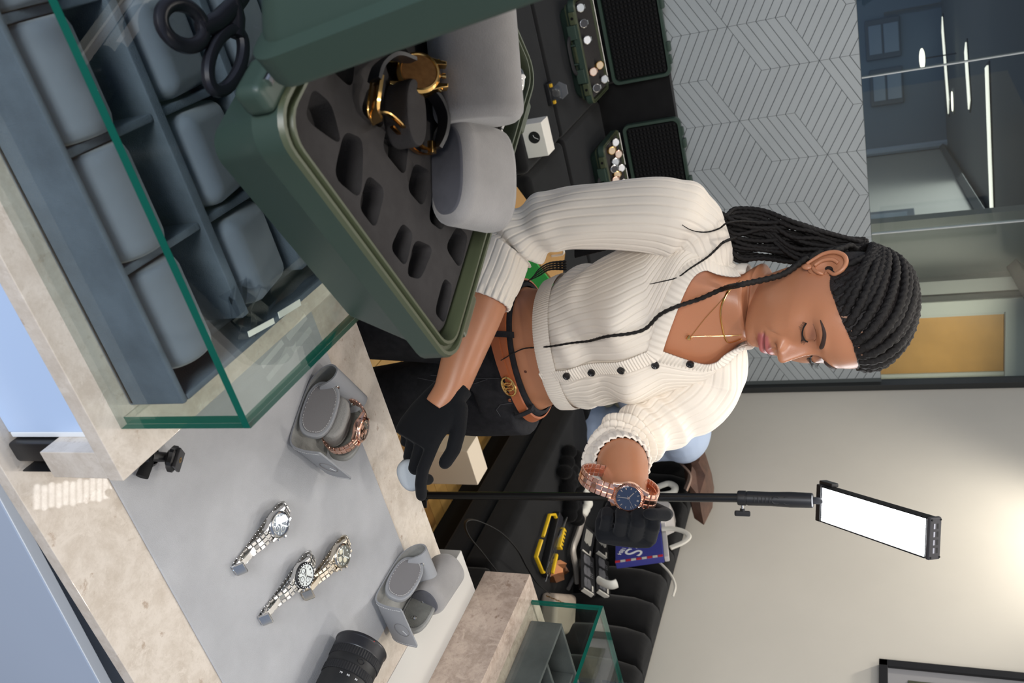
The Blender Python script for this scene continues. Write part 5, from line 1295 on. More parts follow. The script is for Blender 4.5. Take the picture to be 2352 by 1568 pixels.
# ------------------------------------------------------------------ gloved hands
def hand_geo(curl, spread, thumb, scale=1.0, x0=-.014):
    """x towards the fingers, y towards the thumb, z out of the back of the hand"""
    g = []
    sec = []
    for x, w, t, zc in ((x0, .029, .0255, 0), (x0+.012, .0295, .0235, 0), (.02, .037, .0165, 0), (.05, .0425, .0150, 0), (.08, .0425, .0135, .001), (.094, .040, .0115, .001), (.101, .036, .0075, .001)):
        sec.append([V((x, w*math.copysign(abs(cos(a))**.75, cos(a))-.002*(x > 0), zc+t*math.copysign(abs(sin(a))**.85, sin(a)))) for a in [2*pi*i/24 for i in range(24)]])
    g.append(loft(sec))
    base = [(.091, .0315), (.096, .0105), (.092, -.0105), (.084, -.0300)]; ln = [(.044, .026, .022), (.048, .030, .023), (.045, .028, .023), (.036, .022, .020)]; rad = [.0104, .0106, .0102, .0092]
    for i in range(4):
        p = V((base[i][0]-.006, base[i][1], 0)); ang = 0; pts = [V((base[i][0]-.03, base[i][1]*.85, 0)), p]; yv = spread[i]
        for k in range(3):
            ang += curl[i][k]; d = V((cos(R(ang))*cos(R(yv)), sin(R(yv)), -sin(R(ang))*cos(R(yv)))); p = p+d*ln[i][k]; pts.append(p)
        dense = []; rr = []
        for a_ in range(len(pts)-1):
            for q in range(10): t = q/10; dense.append(pts[a_].lerp(pts[a_+1], t)); rr.append(rad[i]*(1.06-.05*(a_+t)))
        dense.append(pts[-1]); rr.append(rad[i]*.84)
        for a_, p_ in enumerate(dense): g.append(ball(tuple(p_), rr[a_], 12, 8))
    tp = [V(q) for q in thumb]
    for a_ in range(len(tp)-1):
        for q in range(7):
            t = q/7; g.append(ball(tuple(tp[a_].lerp(tp[a_+1], t)), (.0165, .0125, .0112, .0104)[min(a_, 3)]*(1-.04*t) if a_ else .0175-.0045*t, 12, 8))
    g.append(ball(tuple(tp[-1]), .0098, 12, 8))
    vs_, fs_ = J(*g); return [v*scale for v in vs_], fs_
def put_hand(name, label, fr, curl, spread, thumb, scale, x0=-.014):
    g = remesh(X(hand_geo(curl, spread, thumb, scale, x0), fr), .0017, 3)
    o = add(name, g, M_glove, WP, w=True, ang=180); o['label'] = label; return o, g
# right hand: pinches the cushion over the counter
wr_ = pR[-8]; tip = atd(905, 1075, 1.36)
xh = (tip-wr_).normalized(); zh = (-_F*.80-DN*.1+RT*-.25-DN*-.55); zh = (zh-xh*zh.dot(xh)).normalized(); yh = zh.cross(xh)
if yh.dot(-DN) < 0: yh = -yh
HR = frame(wr_-xh*.012, xh, yh, zh)
gR, gRg = put_hand('glove', 'black glove pinching a small grey cushion', HR, [(22, 22, 14), (36, 44, 30), (44, 50, 32), (50, 52, 34)], [2, 0, -2, -4], [(.02, .026, -.006), (.048, .046, -.014), (.076, .054, -.022), (.098, .050, -.030)], 1.02)
cp = HR @ V((.130*.92, .010, -.046*.92))
Mc = frame(cp, RT, _F.cross(RT).normalized(), _F)
one('small_cushion', X(prism(oval(.052, .040, 36, 2.3), -.024, .024, .010, 3), frame(atd(945, 1088, 1.405), (RT*.9-DN*.42).normalized(), (DN*.9+RT*.42).normalized(), _F)), mat('pale_blue_grey_cushion', rgb(176, 182, 188), .85, bump=.2, bscale=500, spec=.1), 'pale grey cushion held in the lower gloved hand above the counter', 'cushion')
# left hand: fist with the palm side towards the viewer, watch on the inner wrist
wl_ = pL[-6]
xh = (RT*.60-_F*.76+DN*.10).normalized(); yh = (-DN+RT*.05); yh = (yh-xh*yh.dot(xh)).normalized(); zh = xh.cross(yh)
if zh.dot(_F) < 0: zh = -zh
HL = frame(wl_+RT*.021+_F*.016, xh*.76, yh*1.14, zh*1.0)
gL, gLg = put_hand('glove', 'black glove closed in a fist beside the rose gold watch', HL, [(74, 92, 60), (80, 94, 62), (84, 96, 62), (88, 98, 62)], [0, 0, 0, 0], [(.018, .030, -.014), (.042, .050, -.028), (.070, .046, -.050), (.090, .024, -.066)], .90, .004)
# watch on the wrist
wc = atd(1443, 1138, 1.226); wn = (-_F*.97+DN*.10+RT*.15).normalized()
wx = RT*.96+DN*.28; wx = (wx-wn*wx.dot(wn)).normalized(); wy = wn.cross(wx)
WLOOP = [(-.0235, .003), (-.036, .002), (-.050, -.004), (-.060, -.018), (-.064, -.040), (-.056, -.060), (-.035, -.074), (0, -.080), (.026, -.074), (.038, -.056), (.040, -.028), (.034, -.004), (.0235, .003)]
WM = frame(wc, wx, wy, wn)
watch('rose gold wristwatch with fluted bezel and blue dial shown on her wrist', WM, M_roseb, M_rose, rgb(34, 44, 68), bezel='fluted', path=WLOOP, mark=mat('rose_white', rgb(236, 214, 200), .2, 1), rlx=.0212, hands=(-62, -190), clasp=False)
# ------------------------------------------------------------------ hair
HO = HM @ V((0, -.012, .015))
def scalp(d, off):
    dw = (RHm @ V(d)).normalized(); r = BV.ray_cast(HO, dw)
    return (r[0] if r[0] else HO+dw*.1)+dw*off
def hairline_c(th):
    return np.interp(abs(math.degrees(th)), [0, 20, 38, 55, 72, 84, 92, 104, 130, 180], [.067, .065, .057, .046, .032, .020, .014, -.008, -.055, -.070])
cv, cf = [], []
rws = [c for c in np.linspace(.1098, -.075, 200)]
idx = {}
for i, c in enumerate(rws):
    for j in range(300):
        th = -pi+2*pi*j/300
        if c >= hairline_c(th)-.003:
            p = head_pt(th, c); n_ = V((p.x, p.y+.012, max(0, p.z-.02))).normalized(); e_ = min(1, (c-hairline_c(th)+.003)/.008)
            idx[i, j] = len(cv); cv.append(hw(*(p+n_*(.0008+.0025*e_))))
for i in range(len(rws)-1):
    for j in range(300):
        k = [(i, j), (i, (j+1) % 300), (i+1, (j+1) % 300), (i+1, j)]
        if all(q in idx for q in k): cf.append(tuple(idx[q] for q in k))
hair = add('hair_base', (cv, cf), mat('black_hair_roots', rgb(34, 28, 26), .6, var=.2, vscale=200, bump=.8, bscale=500), WP, w=True, ang=180)
def braid(pts, r0, r1, pitch=.0125, n=10, name='braid', par=None, step=.0018, m=None):
    P = resample(pts, step); k = len(P); rings = []; L = 0
    for i, (p, t, u, w) in enumerate(frames(P, up=(.3, .2, .9))):
        if i: L += (P[i]-P[i-1]).length
        r = r0+(r1-r0)*i/(k-1); ph = 2*pi*L/pitch
        rings.append([p+(u*cos(a)+w*sin(a))*(r*(1+.13*cos(2*(a)-ph)+.06*cos(ph*2+a))) for a in [2*pi*q/n for q in range(n)]])
    return add(name, loft(rings), m or M_hair, par or hair, w=True, ang=180)
Gd = V((-.012, -.100, .004)).normalized()
starts = []
for th in range(-88, 89, 11): starts.append((V(head_pt(R(th), max(hairline_c(R(th))+.002, .024)))-V((0, -.012, .015)), .0064))
for th in range(-80, 81, 20): starts.append((V(head_pt(R(th), min(.098, hairline_c(R(th))+.026)))-V((0, -.012, .015)), .0062))
for th in range(-75, 76, 30): starts.append((V(head_pt(R(th), min(.104, hairline_c(R(th))+.050)))-V((0, -.012, .015)), .0060))
for th in (-97, -104, -111, -125, -140, 97, 110, 125): starts.append((V(head_pt(R(th), hairline_c(R(th))+.004))-V((0, -.012, .015)), .0056))
Gp = HM @ V((-.012, -.125, .006))
rb_ = random.Random(3)
for s_, r_ in starts:
    d0 = s_.normalized(); pts = []; side = max(0, abs(d0.x)-.62)*1.3*(d0.z > -.25)
    wob = rb_.uniform(-.03, .03)
    for i in range(15):
        t = i/14; d = d0.lerp(Gd, t)
        if d.length < .15: d = d+V((0, 0, .3))
        d.normalize(); d = (d+V((0, 0, wob*sin(pi*t)+side*sin(pi*min(1, t*1.15))))).normalized()
        off = .0022+.006*min(1, t*4)*(1-.0)+.016*t**3*rb_.uniform(.3, 1.2)-.004*(1-t)**6
        pts.append(scalp(d, off))
    pts.append(Gp+V((rb_.uniform(-.012, .012), rb_.uniform(-.008, .008), rb_.uniform(-.012, .012))))
    braid(cr(pts, 4), r_, r_*.72)
# partings of bare scalp
M_part = mat('scalp_parting', rgb(150, 112, 88), .6)
for th, c0, c1 in ((-16, .068, .086), (-38, .060, .078), (-4, .07, .095), (-55, .046, .062), (22, .068, .088)):
    q = [HM @ (V(head_pt(R(th+(c-c0)*400*.4), c))*1.0) for c in np.linspace(c0, c1, 8)]
    q = [p+(p-HO).normalized()*.0038 for p in q]
    add('parting', tube(q, [(.0016, .0007)]*8, 6, up=(0, 0, 1)), M_part, hair, w=True)
# band at the tie
dG = (Gp-CAM).dot(_F)
# ponytail
for i in range(34):
    v = (i+.5)/34; v2 = ((i*7) % 34)/34
    j = lambda a: rb_.uniform(-a, a)
    zt = .022*(v2-.5)*2
    pts = [Gp+V((j(.012), j(.008), j(.012))), atd(1880+j(10), 528+75*v+j(6), dG+.012+zt), atd(1820+j(8), 508+95*v+j(6), dG+.020+zt), atd(1750+j(8), 500+100*v+j(8), dG+.022+zt*.9),
           atd(1695+j(6), 498+96*v+j(8), dG+.022+zt*.8), atd(1662+j(4), 492+72*v+j(6), dG+.03+zt*.7), atd(1632+j(5), 474+48*v+j(5), dG+.06+zt*.6), atd(1590, 470+40*v, dG+.115), atd(1480, 480+70*v, dG+.17), atd(1320, 530+60*v, dG+.20)]
    if i % 5 == 0: pts[3] = atd(1752, 482+60*v, dG+.02); pts[4] = atd(1690, 478+60*v, dG+.03)
    braid(cr(pts, 8), .0040, .0026, pitch=.009, n=8)
# strands over the shoulder and the long braid down the front
def lay(pts, off, lift=None):
    out = []
    for x, y in pts:
        h_ = hit(ALLBV, x, y, off); h2 = hit(BV, x, y, off)
        if h2 and (not h_ or (h2[0]-CAM).length < (h_[0]-CAM).length): h_ = h2
        out.append(h_[0] if h_ else (out[-1] if out else atd(x, y, 1.35)))
    return out
q = [hw(-.066, -.045, -.040), atd(1806, 626, 1.325), atd(1773, 638, 1.315), atd(1728, 648, 1.31), atd(1695, 655, 1.30)]
body_pts = lay([(1660, 664), (1614, 680), (1594, 687), (1550, 708), (1515, 726), (1480, 745), (1446, 761), (1400, 771), (1360, 778), (1315, 786), (1274, 792), (1235, 795)], .0075)
h_ = hit(BV, 1200, 800, .006); tail = [h_[0]] if h_ else []
h_ = hit(jbv, 1160, 818, .02); tail += [h_[0]] if h_ else []
braid(cr(q+body_pts+tail, 6), .0050, .0009, pitch=.011)
q = [atd(1690, 545, dG-.0), atd(1662, 556, 1.34)]+lay([(1645, 566), (1620, 590), (1585, 620), (1550, 634), (1515, 645), (1490, 650)], .005)
braid(cr(q, 6), .0026, .0006, pitch=.008, n=8)
q = [atd(1740, 510, dG+.01), atd(1700, 508, dG-.01), atd(1670, 512, 1.345)]+lay([(1648, 524), (1625, 529), (1600, 530), (1580, 524), (1565, 515)], .004)
braid(cr(q, 6), .0024, .0005, pitch=.008, n=8)
for k in range(7):
    q = [atd(1655, 488+8*k, dG+.03), atd(1628, 470+4*k, 1.40), atd(1600-4*k, 459+3*k, 1.41), atd(1572-5*k, 452+4*k, 1.45)]
    braid(cr(q, 6), .0022, .0006, pitch=.008, n=7)
for k in range(4):
    q = [atd(1300, 600+6*k, 1.60), atd(1262, 604+5*k, 1.58), atd(1238, 618+5*k, 1.56), atd(1222-6*k, 640+3*k, 1.54)]
    braid(cr(q, 6), .0024, .0006, pitch=.008, n=7)
# ------------------------------------------------------------------ brows, lashes
def face(a, c, off=0):
    w = interp(HEADT, c)[1]; th = math.asin(min(1, abs(a)/w)**(1/.95)); th = math.copysign(th, a)
    p = head_pt(th, c); q1 = head_pt(th+.02, c); q2 = head_pt(th, c+.001); n_ = (q1-p).cross(q2-p).normalized()
    if n_.y < 0: n_ = -n_
    return p+n_*off, n_
for sx in (-1, 1):
    bp_ = [(.0150, .0175), (.021, .0205), (.030, .0235), (.040, .0250), (.048, .0225), (.0545, .0175)]
    q = cr([V((x, y, 0)) for x, y in bp_], 6); n = len(q)
    pts = [HM @ face(sx*p.x, p.y, .0006)[0] for p in q]
    add('eyebrow', tube(pts, [(.0030*min(1, .5+i/8)*(1-(i/n)**3)+.0003, .0011) for i in range(n)], 8, up=tuple(RHm @ V((0, 0, 1)))), M_brow, WP, w=True)
    lp = [(.0165, -.0050), (.021, -.0078), (.027, -.0095), (.034, -.0098), (.041, -.0080), (.0475, -.0040)]
    q = cr([V((x, y, 0)) for x, y in lp], 6); n = len(q)
    pts = [HM @ face(sx*p.x, p.y, .0004)[0] for p in q]
    lashes = [tube(pts, [(.0011, .0011)]*n, 8)]
    el = add('lash_line', lashes[0], M_lash, WP, w=True)
    g = []
    for i in range(3, n, 1):
        p, nn = face(sx*q[i].x, q[i].y, .0004); fan = (i/n-.35)
        t1 = p+nn*.0035+V((sx*fan*.0035, 0, -.0030)); t2 = p+nn*.0060+V((sx*fan*.0085, 0, -.0022-.001*(i % 2)))
        g.append(tube([HM @ p, HM @ t1, HM @ t2], [.00035, .0003, .0001], 5))
    o = add('eyelashes', J(*g), M_lash, el, w=True); o['kind'] = 'stuff'
    cl_ = [(.018, .0045), (.024, .0085), (.032, .0100), (.040, .0085), (.046, .0050)]
    pts = [HM @ face(sx*p.x, p.y, -.0006)[0] for p in cr([V((x, y, 0)) for x, y in cl_], 5)]
    add('lid_crease', tube(pts, .0009, 6), mat('lid_crease_tone', rgb(120, 72, 52), .6), WP, w=True)
# ------------------------------------------------------------------ necklaces
def on_skin(pts, off):
    out = []
    for x, y in pts:
        h_ = hit(BV, x, y, off)
        if h_: out.append(h_[0])
    return out
nk_ = on_skin([(1690, 652), (1680, 660), (1671, 670), (1660, 692), (1655, 714), (1657, 740), (1663, 769), (1671, 785), (1687, 783), (1703, 777)], .0012)
if len(nk_) > 3: add('herringbone_necklace', tube(cr(nk_, 6), [(.0021, .0008)]*((len(nk_)-1)*6+1), 8, up=(0, 0, 1)), M_gold, WP, w=True)
c1_ = on_skin([(1700, 645), (1690, 654), (1671, 673), (1646, 702), (1620, 730), (1588, 771)], .0008); c2_ = on_skin([(1588, 773), (1620, 771), (1646, 771), (1680, 770), (1704, 768)], .0008)
pn = add('pendant_chain', tube(cr(c1_, 6)+cr(c2_, 6), .0006, 6), M_gold, WP, w=True)
h_ = hit(BV, 1581, 773, .0035)
if h_:
    p, n_ = h_; u = V((1, 0, 0)); u = (u-n_*u.dot(n_)).normalized(); v_ = n_.cross(u)
    if v_.z < 0: v_ = -v_
    ht = [(16*sin(t)**3, 13*cos(t)-5*cos(2*t)-2*cos(3*t)-cos(4*t)) for t in [2*pi*i/40 for i in range(40)]]
    add('heart_pendant', X(loft([[V((x*.00032*s, y*.00032*s, z)) for x, y in ht] for s, z in ((.05, -.002), (.7, -.0018), (1, 0), (.75, .0018), (.05, .0022))]), frame(p, u, v_, n_)), M_gold, pn, w=True)
# ================================================================== sofa and what lies on it
M_velvet = mat('black_velvet', rgb(24, 24, 25), .9, var=.2, vscale=12, sheen=.12, spec=.08)
ZSEAT = .34
t = thing('corner_sofa', 'black velvet corner sofa with channelled back along both walls', 'sofa', (1.9, 3.0, 0))
XF, YF = 1.9, 3.0
add('plinth', J(box(XF+.06, XW-.01, .9, YW-.01, .0, .12)), M_blackm, t, w=True)
add('plinth', box(-.8, XF+.0595, YF+.06, YW-.01, .0, .12), M_blackm, t, w=True)
for ya, yb in ((.9, 1.93), (1.934, 2.996), (3.0, YW-.02)):
    add('lower_rail', rbox(XF, XW-.02, ya, yb, .12, .218, .022, 3), M_velvet, t, w=True)
    add('seat_cushion', rbox(XF+.002, XW-.02, ya, yb, .222, ZSEAT, .028, 3), M_velvet, t, w=True)
for xa, xb in ((-.8, .93), (.934, XF-.004)):
    add('lower_rail', rbox(xa, xb, YF, YW-.02, .12, .218, .022, 3), M_velvet, t, w=True)
    add('seat_cushion', rbox(xa, xb, YF+.002, 3.448, .222, ZSEAT, .028, 3), M_velvet, t, w=True)
    add('seat_cushion', rbox(xa, xb, 3.452, YW-.02, .222, ZSEAT, .02, 3), M_velvet, t, w=True)
HB = .69
def channel(c, d, n, w, q=.11):                     # one padded channel, d along the wall, n out of the wall
    c, d, n = V(c), V(d), V(n); rings = []
    for z, k in ((0, .9), (.04, 1), (.15, 1.08), (.27, 1.0), (.335, .75), (.352, .3)):
        ring = [c+d*(-w/2)+n*.012+V((0, 0, z))]
        for i in range(9): a = pi*i/8; ring.append(c+d*(-w/2*cos(a))+n*(.05+q*k*max(.12, sin(a))**.55 if 0 < i < 8 else .05)+V((0, 0, z)))
        ring.append(c+d*(w/2)+n*.012+V((0, 0, z))); rings.append(ring)
    return loft(rings)
for k in range(17): add('back_channel', channel((XW-.012, .95+.155*k, ZSEAT), (0, 1, 0), (-1, 0, 0), .152), M_velvet, t, w=True, ang=60)
for k in range(9): add('back_channel', channel((-.62+.33*k, YW-.022, ZSEAT), (1, 0, 0), (0, -1, 0), .328, .012), M_velvet, t, w=True, ang=60)
# ---- two open cases with watches on the left sofa
def far_case(x0, x1, y0, lab, spots, seed):
    L, W, H = x1-x0, .275, .088
    M = frame(V(((x0+x1)/2, y0+W/2, ZSEAT)), V((-1, 0, 0)), V((0, -1, 0)), V((0, 0, 1)))
    c = hard_case(lab[0], 'green hard cases', M, L, W, H, 93, .045, foam_drop=.006, lid_foam=True)
    lidw = None
    rr = random.Random(seed); tones = [(rgb(235, 235, 238), M_steel), (rgb(190, 195, 200), M_steel), (rgb(214, 190, 160), M_gold), (rgb(40, 42, 50), M_steel), (rgb(225, 205, 190), M_rose)]
    for k, (px_, py_) in enumerate(spots):
        p = onz(px_, py_, ZSEAT+H+.012)
        if not (x0+.03 < p.x < x1-.02): p.x = min(max(p.x, x0+.03), x1-.03)
        p.y = min(max(p.y, y0+.035), y0+W-.04)
        col, mt = tones[(k*2+seed) % 5]
        Mw = frame(V((p.x, p.y, ZSEAT+H-.0055)), V((1, 0, 0)), V((0, .5, .87)).normalized(), V((0, -.87, .5)).normalized())
        wt = thing('wristwatch', lab[1] % ['first', 'second', 'third', 'fourth', 'fifth', 'sixth', 'seventh', 'eighth', 'ninth', 'tenth'][k], 'watch', M=frame(V((p.x, p.y, ZSEAT+H-.0055)), V((1, 0, 0)), V((0, 1, 0)), V((0, 0, 1))), group=lab[2])
        G = lambda g: X(g, Matrix.Translation((0, 0, .021)) @ Matrix.Rotation(R(50), 4, 'X'))
        add('watch_case', G(lathe([(0, -.009), (.018, -.009), (.0195, -.002), (.018, .002), (.0155, .003)], 20)), mt, wt)
        add('dial', G(lathe([(0, .0032), (.0155, .003)], 20)), mat('far_dial_%d' % ((k*2+seed) % 5), col, .15), wt)
        add('bracelet', G(strip(cr([(0, .016, -.002), (0, .027, -.010), (0, .022, -.024)], 4), (1, 0, 0), .017, .003)), mt, wt); add('bracelet', G(strip(cr([(0, -.016, -.002), (0, -.024, -.008), (0, -.024, -.016)], 4), (1, 0, 0), .017, .003)), mt, wt)
    return c
far_case(.424, .866, 3.69, ('open green hard case of watches on the far sofa beside the near case lid', '%s watch from the top of the picture in the left sofa case', 'watches in the left sofa case'), [(1326, 22), (1334, 58), (1347, 92), (1376, 150), (1359, 167), (1387, 182), (1368, 203)], 1)
far_case(1.06, 1.50, 3.70, ('open green hard case full of watches on the far sofa behind her shoulder', '%s watch from the left in the sofa case behind her shoulder', 'watches in the right sofa case'), [(1412, 325), (1404, 346), (1419, 354), (1412, 372), (1409, 388), (1426, 386), (1416, 402), (1412, 415), (1431, 420), (1422, 444)], 0)
# ---- small white box with a round black emblem
a = onz(1193, 376, ZSEAT); 
bx0, by0 = .74, 3.02
t = thing('gift_box', 'small white box with a round black emblem on the sofa seat', 'box', (.81, 3.075, ZSEAT))
add('carton', rbox(-.065, .065, -.035, .045, .0005, .085, .002), M_paper, t)
d_ = add('emblem', mv(rot(lathe([(0, 0), (.023, 0), (.023, .001), (0, .001)], 32), 'X', 90), -.012, -.035, .045), M_inkb, t)
add('emblem_hand', X(box(-.001, .001, .001, .017, -.0012, .0), frame(V((-.012, -.0362, .045)), V((.87, 0, -.5)), V((.5, 0, .87)), V((0, -1, 0)))), M_ink, d_); add('emblem_hand', X(box(-.001, .001, .0, .010, -.0012, .0), frame(V((-.012, -.0362, .045)), V((.3, 0, -.95)), V((-.95, 0, -.3)), V((0, -1, 0)))), M_ink, d_)
# ---- movement holder
c = onz(1262, 212, ZSEAT)
t = thing('movement_holder', 'clear and black movement holder with yellow clips and a grey hexagonal plate', 'gadget', (c.x+.0, c.y-.02, ZSEAT+.0005))
add('block', rbox(-.045, .045, -.03, .02, 0, .02, .004), M_black, t)
add('clear_dome', ball((-.0, -.01, .04), (.034, .022, .024), 20, 12), M_acr, t)
add('gear', mv(rot(lathe([(0, 0), (.016, 0), (.016, .006), (0, .006)], 18), 'X', 90), 0, -.01, .04), M_brush, t)
hx = [(.036*cos(R(60*i)), .032*sin(R(60*i))) for i in range(6)]
add('hex_plate', X(prism(hx, 0, .006, .001, 1), frame(V((0, .022, .05)), V((1, 0, 0)), V((0, 0, 1)), V((0, -1, 0)))), mat('grey_hex_plate', rgb(96, 98, 102), .6), t)
for sx in (-.034, .034): add('yellow_clip', rbox(sx-.007, sx+.007, -.024, -.012, .0205, .032, .002), mat('yellow_clip', rgb(214, 168, 40), .5), t)
# ---- green carrier bag
M_green = mat('green_card', rgb(52, 170, 84), .55); M_kraft = mat('kraft_card', rgb(160, 122, 70), .7)
g0, g1 = onz(1192, 440, .50), onz(1240, 505, .50)
t = thing('green_bag', 'bright green carrier bag standing on the floor behind her arm', 'bag', (1.0, 2.6, 0))
dgn = (g1-g0); dgn.z = 0; dgn.normalize(); ngn = V((-dgn.y, dgn.x, 0))
MG = frame(V((g0.x, g0.y, 0)), dgn, ngn, V((0, 0, 1)))
MW[t.name] = full(t)
add('bag_body', X(J(bev(([V((x, y, z)) for z, k in ((0, 0), (.5, 0)) for x, y in ((-.04, -.16), (.42, -.16), (.42, 0), (-.04, 0))], [(3, 2, 1, 0), (4, 5, 6, 7), (0, 1, 5, 4), (1, 2, 6, 5), (2, 3, 7, 6), (3, 0, 4, 7)]), .003)), MG), M_green, t, w=True)
add('kraft_lining', X(box(-.036, .416, -.156, -.004, .5005, .508), MG), M_kraft, t, w=True)
add('handle', X(tube(cr([(.1, -.08, .508), (.12, -.085, .56), (.2, -.085, .575), (.28, -.085, .56), (.3, -.08, .508)], 5), .004, 8), MG), M_paper, t, w=True)
# ---- white box on the floor
one('white_box', rbox(1.59, 1.735, 2.135, 2.23, .0, .25, .003), mat('cream_card', rgb(226, 212, 192), .6), 'tall white carton standing on the oak floor below the sofa', 'box')
t = thing('floor_bag', 'black bag with a brown strap on the floor beside the light stand', 'bag', (1.72, 1.78, .0))
add('bag_body', X(rbox(-.07, .07, -.16, .16, .0, .10, .04, 4), Matrix.Rotation(R(4), 4, 'Z')), M_blackm, t); add('strap', strip(cr([(.075, -.15, .02), (.085, -.05, .06), (.085, .08, .05), (.075, .16, .02)], 5), (0, 0, 1), .02, .003), mat('brown_strap', rgb(74, 50, 34), .6), t)
# ---- things on the right sofa
ZS = ZSEAT+.0005
def S_(x, y, dz=0): return onz(x, y, ZS+dz)
YEL = mat('yellow_plastic', rgb(232, 190, 30), .45)
t = thing('tool_holder', 'yellow and black tool holder with small tools on the black sofa', 'tool holder', S_(1262, 1250))
add('frame', tube([S_(x, y, .018) for x, y in ((1247, 1232), (1262, 1182), (1274, 1181), (1283, 1207))], [(.008, .006)]*4, 8), YEL, t, w=True)
add('frame', tube([S_(x, y, .018) for x, y in ((1243, 1240), (1235, 1265), (1231, 1278), (1246, 1314), (1254, 1312), (1266, 1285))], [(.009, .006)]*6, 8), YEL, t, w=True)
p0_, p1_ = S_(1250, 1238, .02), S_(1272, 1222, .02)
bx_ = (S_(1270, 1200)-S_(1248, 1295)); bx_.z = 0; bx_.normalize(); bn_ = V((-bx_.y, bx_.x, 0)); MB_ = frame(S_(1258, 1248), bx_, bn_, V((0, 0, 1)))
add('body', X(rbox(-.13, .13, -.03, .022, .0, .03, .006), MB_), M_black, t, w=True)
b_ = add('yellow_block', X(rbox(.0, .085, -.05, -.022, .018, .045, .004), MB_), YEL, t, w=True)
for k in range(5): add('block_slot', X(box(.008+.015*k, .014+.015*k, -.0515, -.03, .0445, .0458), MB_), M_blackm, b_, w=True)
add('yellow_bar', X(rbox(-.11, -.03, -.030, -.016, .0305, .042, .003), MB_), YEL, t, w=True)
for k in range(3): add('spring', X(tube([V((-.10+.022*k, .005, .034+.006*(i % 2))) + V((.002*i, 0, 0)) for i in range(9)], .0016, 6), MB_), M_steel, t, w=True)
t = thing('screwdriver_set', 'thin clear and steel screwdrivers lying beside the yellow tool holder', 'screwdriver', S_(1290, 1215))
for k, (a, b) in enumerate((((1302, 1188), (1284, 1232)), ((1296, 1205), (1262, 1290)), ((1290, 1222), (1258, 1320)))):
    pa, pb_ = S_(a[0], a[1], .034+.008*k), S_(b[0], b[1], .034+.008*k)
    s_ = add('shaft', cyl(pa, pb_, .0045, 10), M_acr if k else M_steel, t, w=True); add('tip', cyl(pb_, pb_+(pb_-pa)*.15, .0018, 8), M_steel, s_, w=True)
pp_ = [S_(x, y, .012+.014*(i % 2)) for i, (x, y) in enumerate(((1272, 1290), (1286, 1285), (1298, 1292), (1294, 1312), (1288, 1330), (1278, 1338), (1270, 1320)))]
cc = sum((p for p in pp_), V())/len(pp_)
one('bronze_foil', loft([[cc.lerp(p, .25)+V((0, 0, .022)) for p in pp_], [cc.lerp(p, .7)+V((0, 0, .03 if i % 2 else .008)) for i, p in enumerate(pp_)], pp_, [V((p.x, p.y, ZS)) for p in pp_]]), mat('bronze_foil', rgb(176, 120, 84), .22, .9), 'crumpled bronze foil piece below the yellow tool holder', 'foil', ang=15)
one('white_tag', bev(([S_(1253, 1313, z) for z in (.0,)]+[S_(1263, 1314, .0), S_(1268, 1324, .0), S_(1252, 1322, .0)]+[S_(1253, 1313, .003), S_(1263, 1314, .003), S_(1268, 1324, .003), S_(1252, 1322, .003)], [(3, 2, 1, 0), (4, 5, 6, 7), (0, 1, 5, 4), (1, 2, 6, 5), (2, 3, 7, 6), (3, 0, 4, 7)]), .0005), M_paper, 'small white tag beside the bronze foil on the sofa', 'tag')
# thin strap bag with a chain
t = thing('shoulder_bag', 'beige bag with black loop strap and gold chain half behind the stone block', 'bag', S_(1265, 1385))
q = [S_(x, y, dz) for x, y, dz in ((1168, 1345, .03), (1140, 1310, .06), (1105, 1265, .10), (1078, 1232, .13), (1068, 1205, .15), (1078, 1193, .16), (1105, 1198, .15), (1150, 1222, .12), (1188, 1262, .08), (1210, 1302, .05), (1235, 1340, .04), (1262, 1362, .05))]
add('strap', strip(cr(q, 6), _F*-1+V((0, 0, .6)), .017, .0022), mat('black_strap', rgb(30, 30, 31), .6), t, w=True, ang=60)
bag_b = S_(1272, 1392)
add('pouch', X(rbox(-.12, .10, -.10, .05, 0, .07, .02, 4), frame(V((bag_b.x-.02, bag_b.y-.02, ZS)), V((.72, .69, 0)), V((-.69, .72, 0)), V((0, 0, 1)))), mat('beige_leather', rgb(168, 154, 140), .6), t, w=True)
for k in range(9):
    p = S_(1256+5.2*k, 1368+2.2*k, .078+.004*(k % 2)); add('chain_link', X(tube([V((.009*cos(a), .006*sin(a), 0)) for a in [2*pi*i/14 for i in range(14)]], .002, 6, loop=True), frame(p, (S_(1300, 1388)-S_(1256, 1368)).normalized(), V((0, 0, 1)) if k % 2 else _F*-1, V((1, 0, 0)))), M_gold, t, w=True)
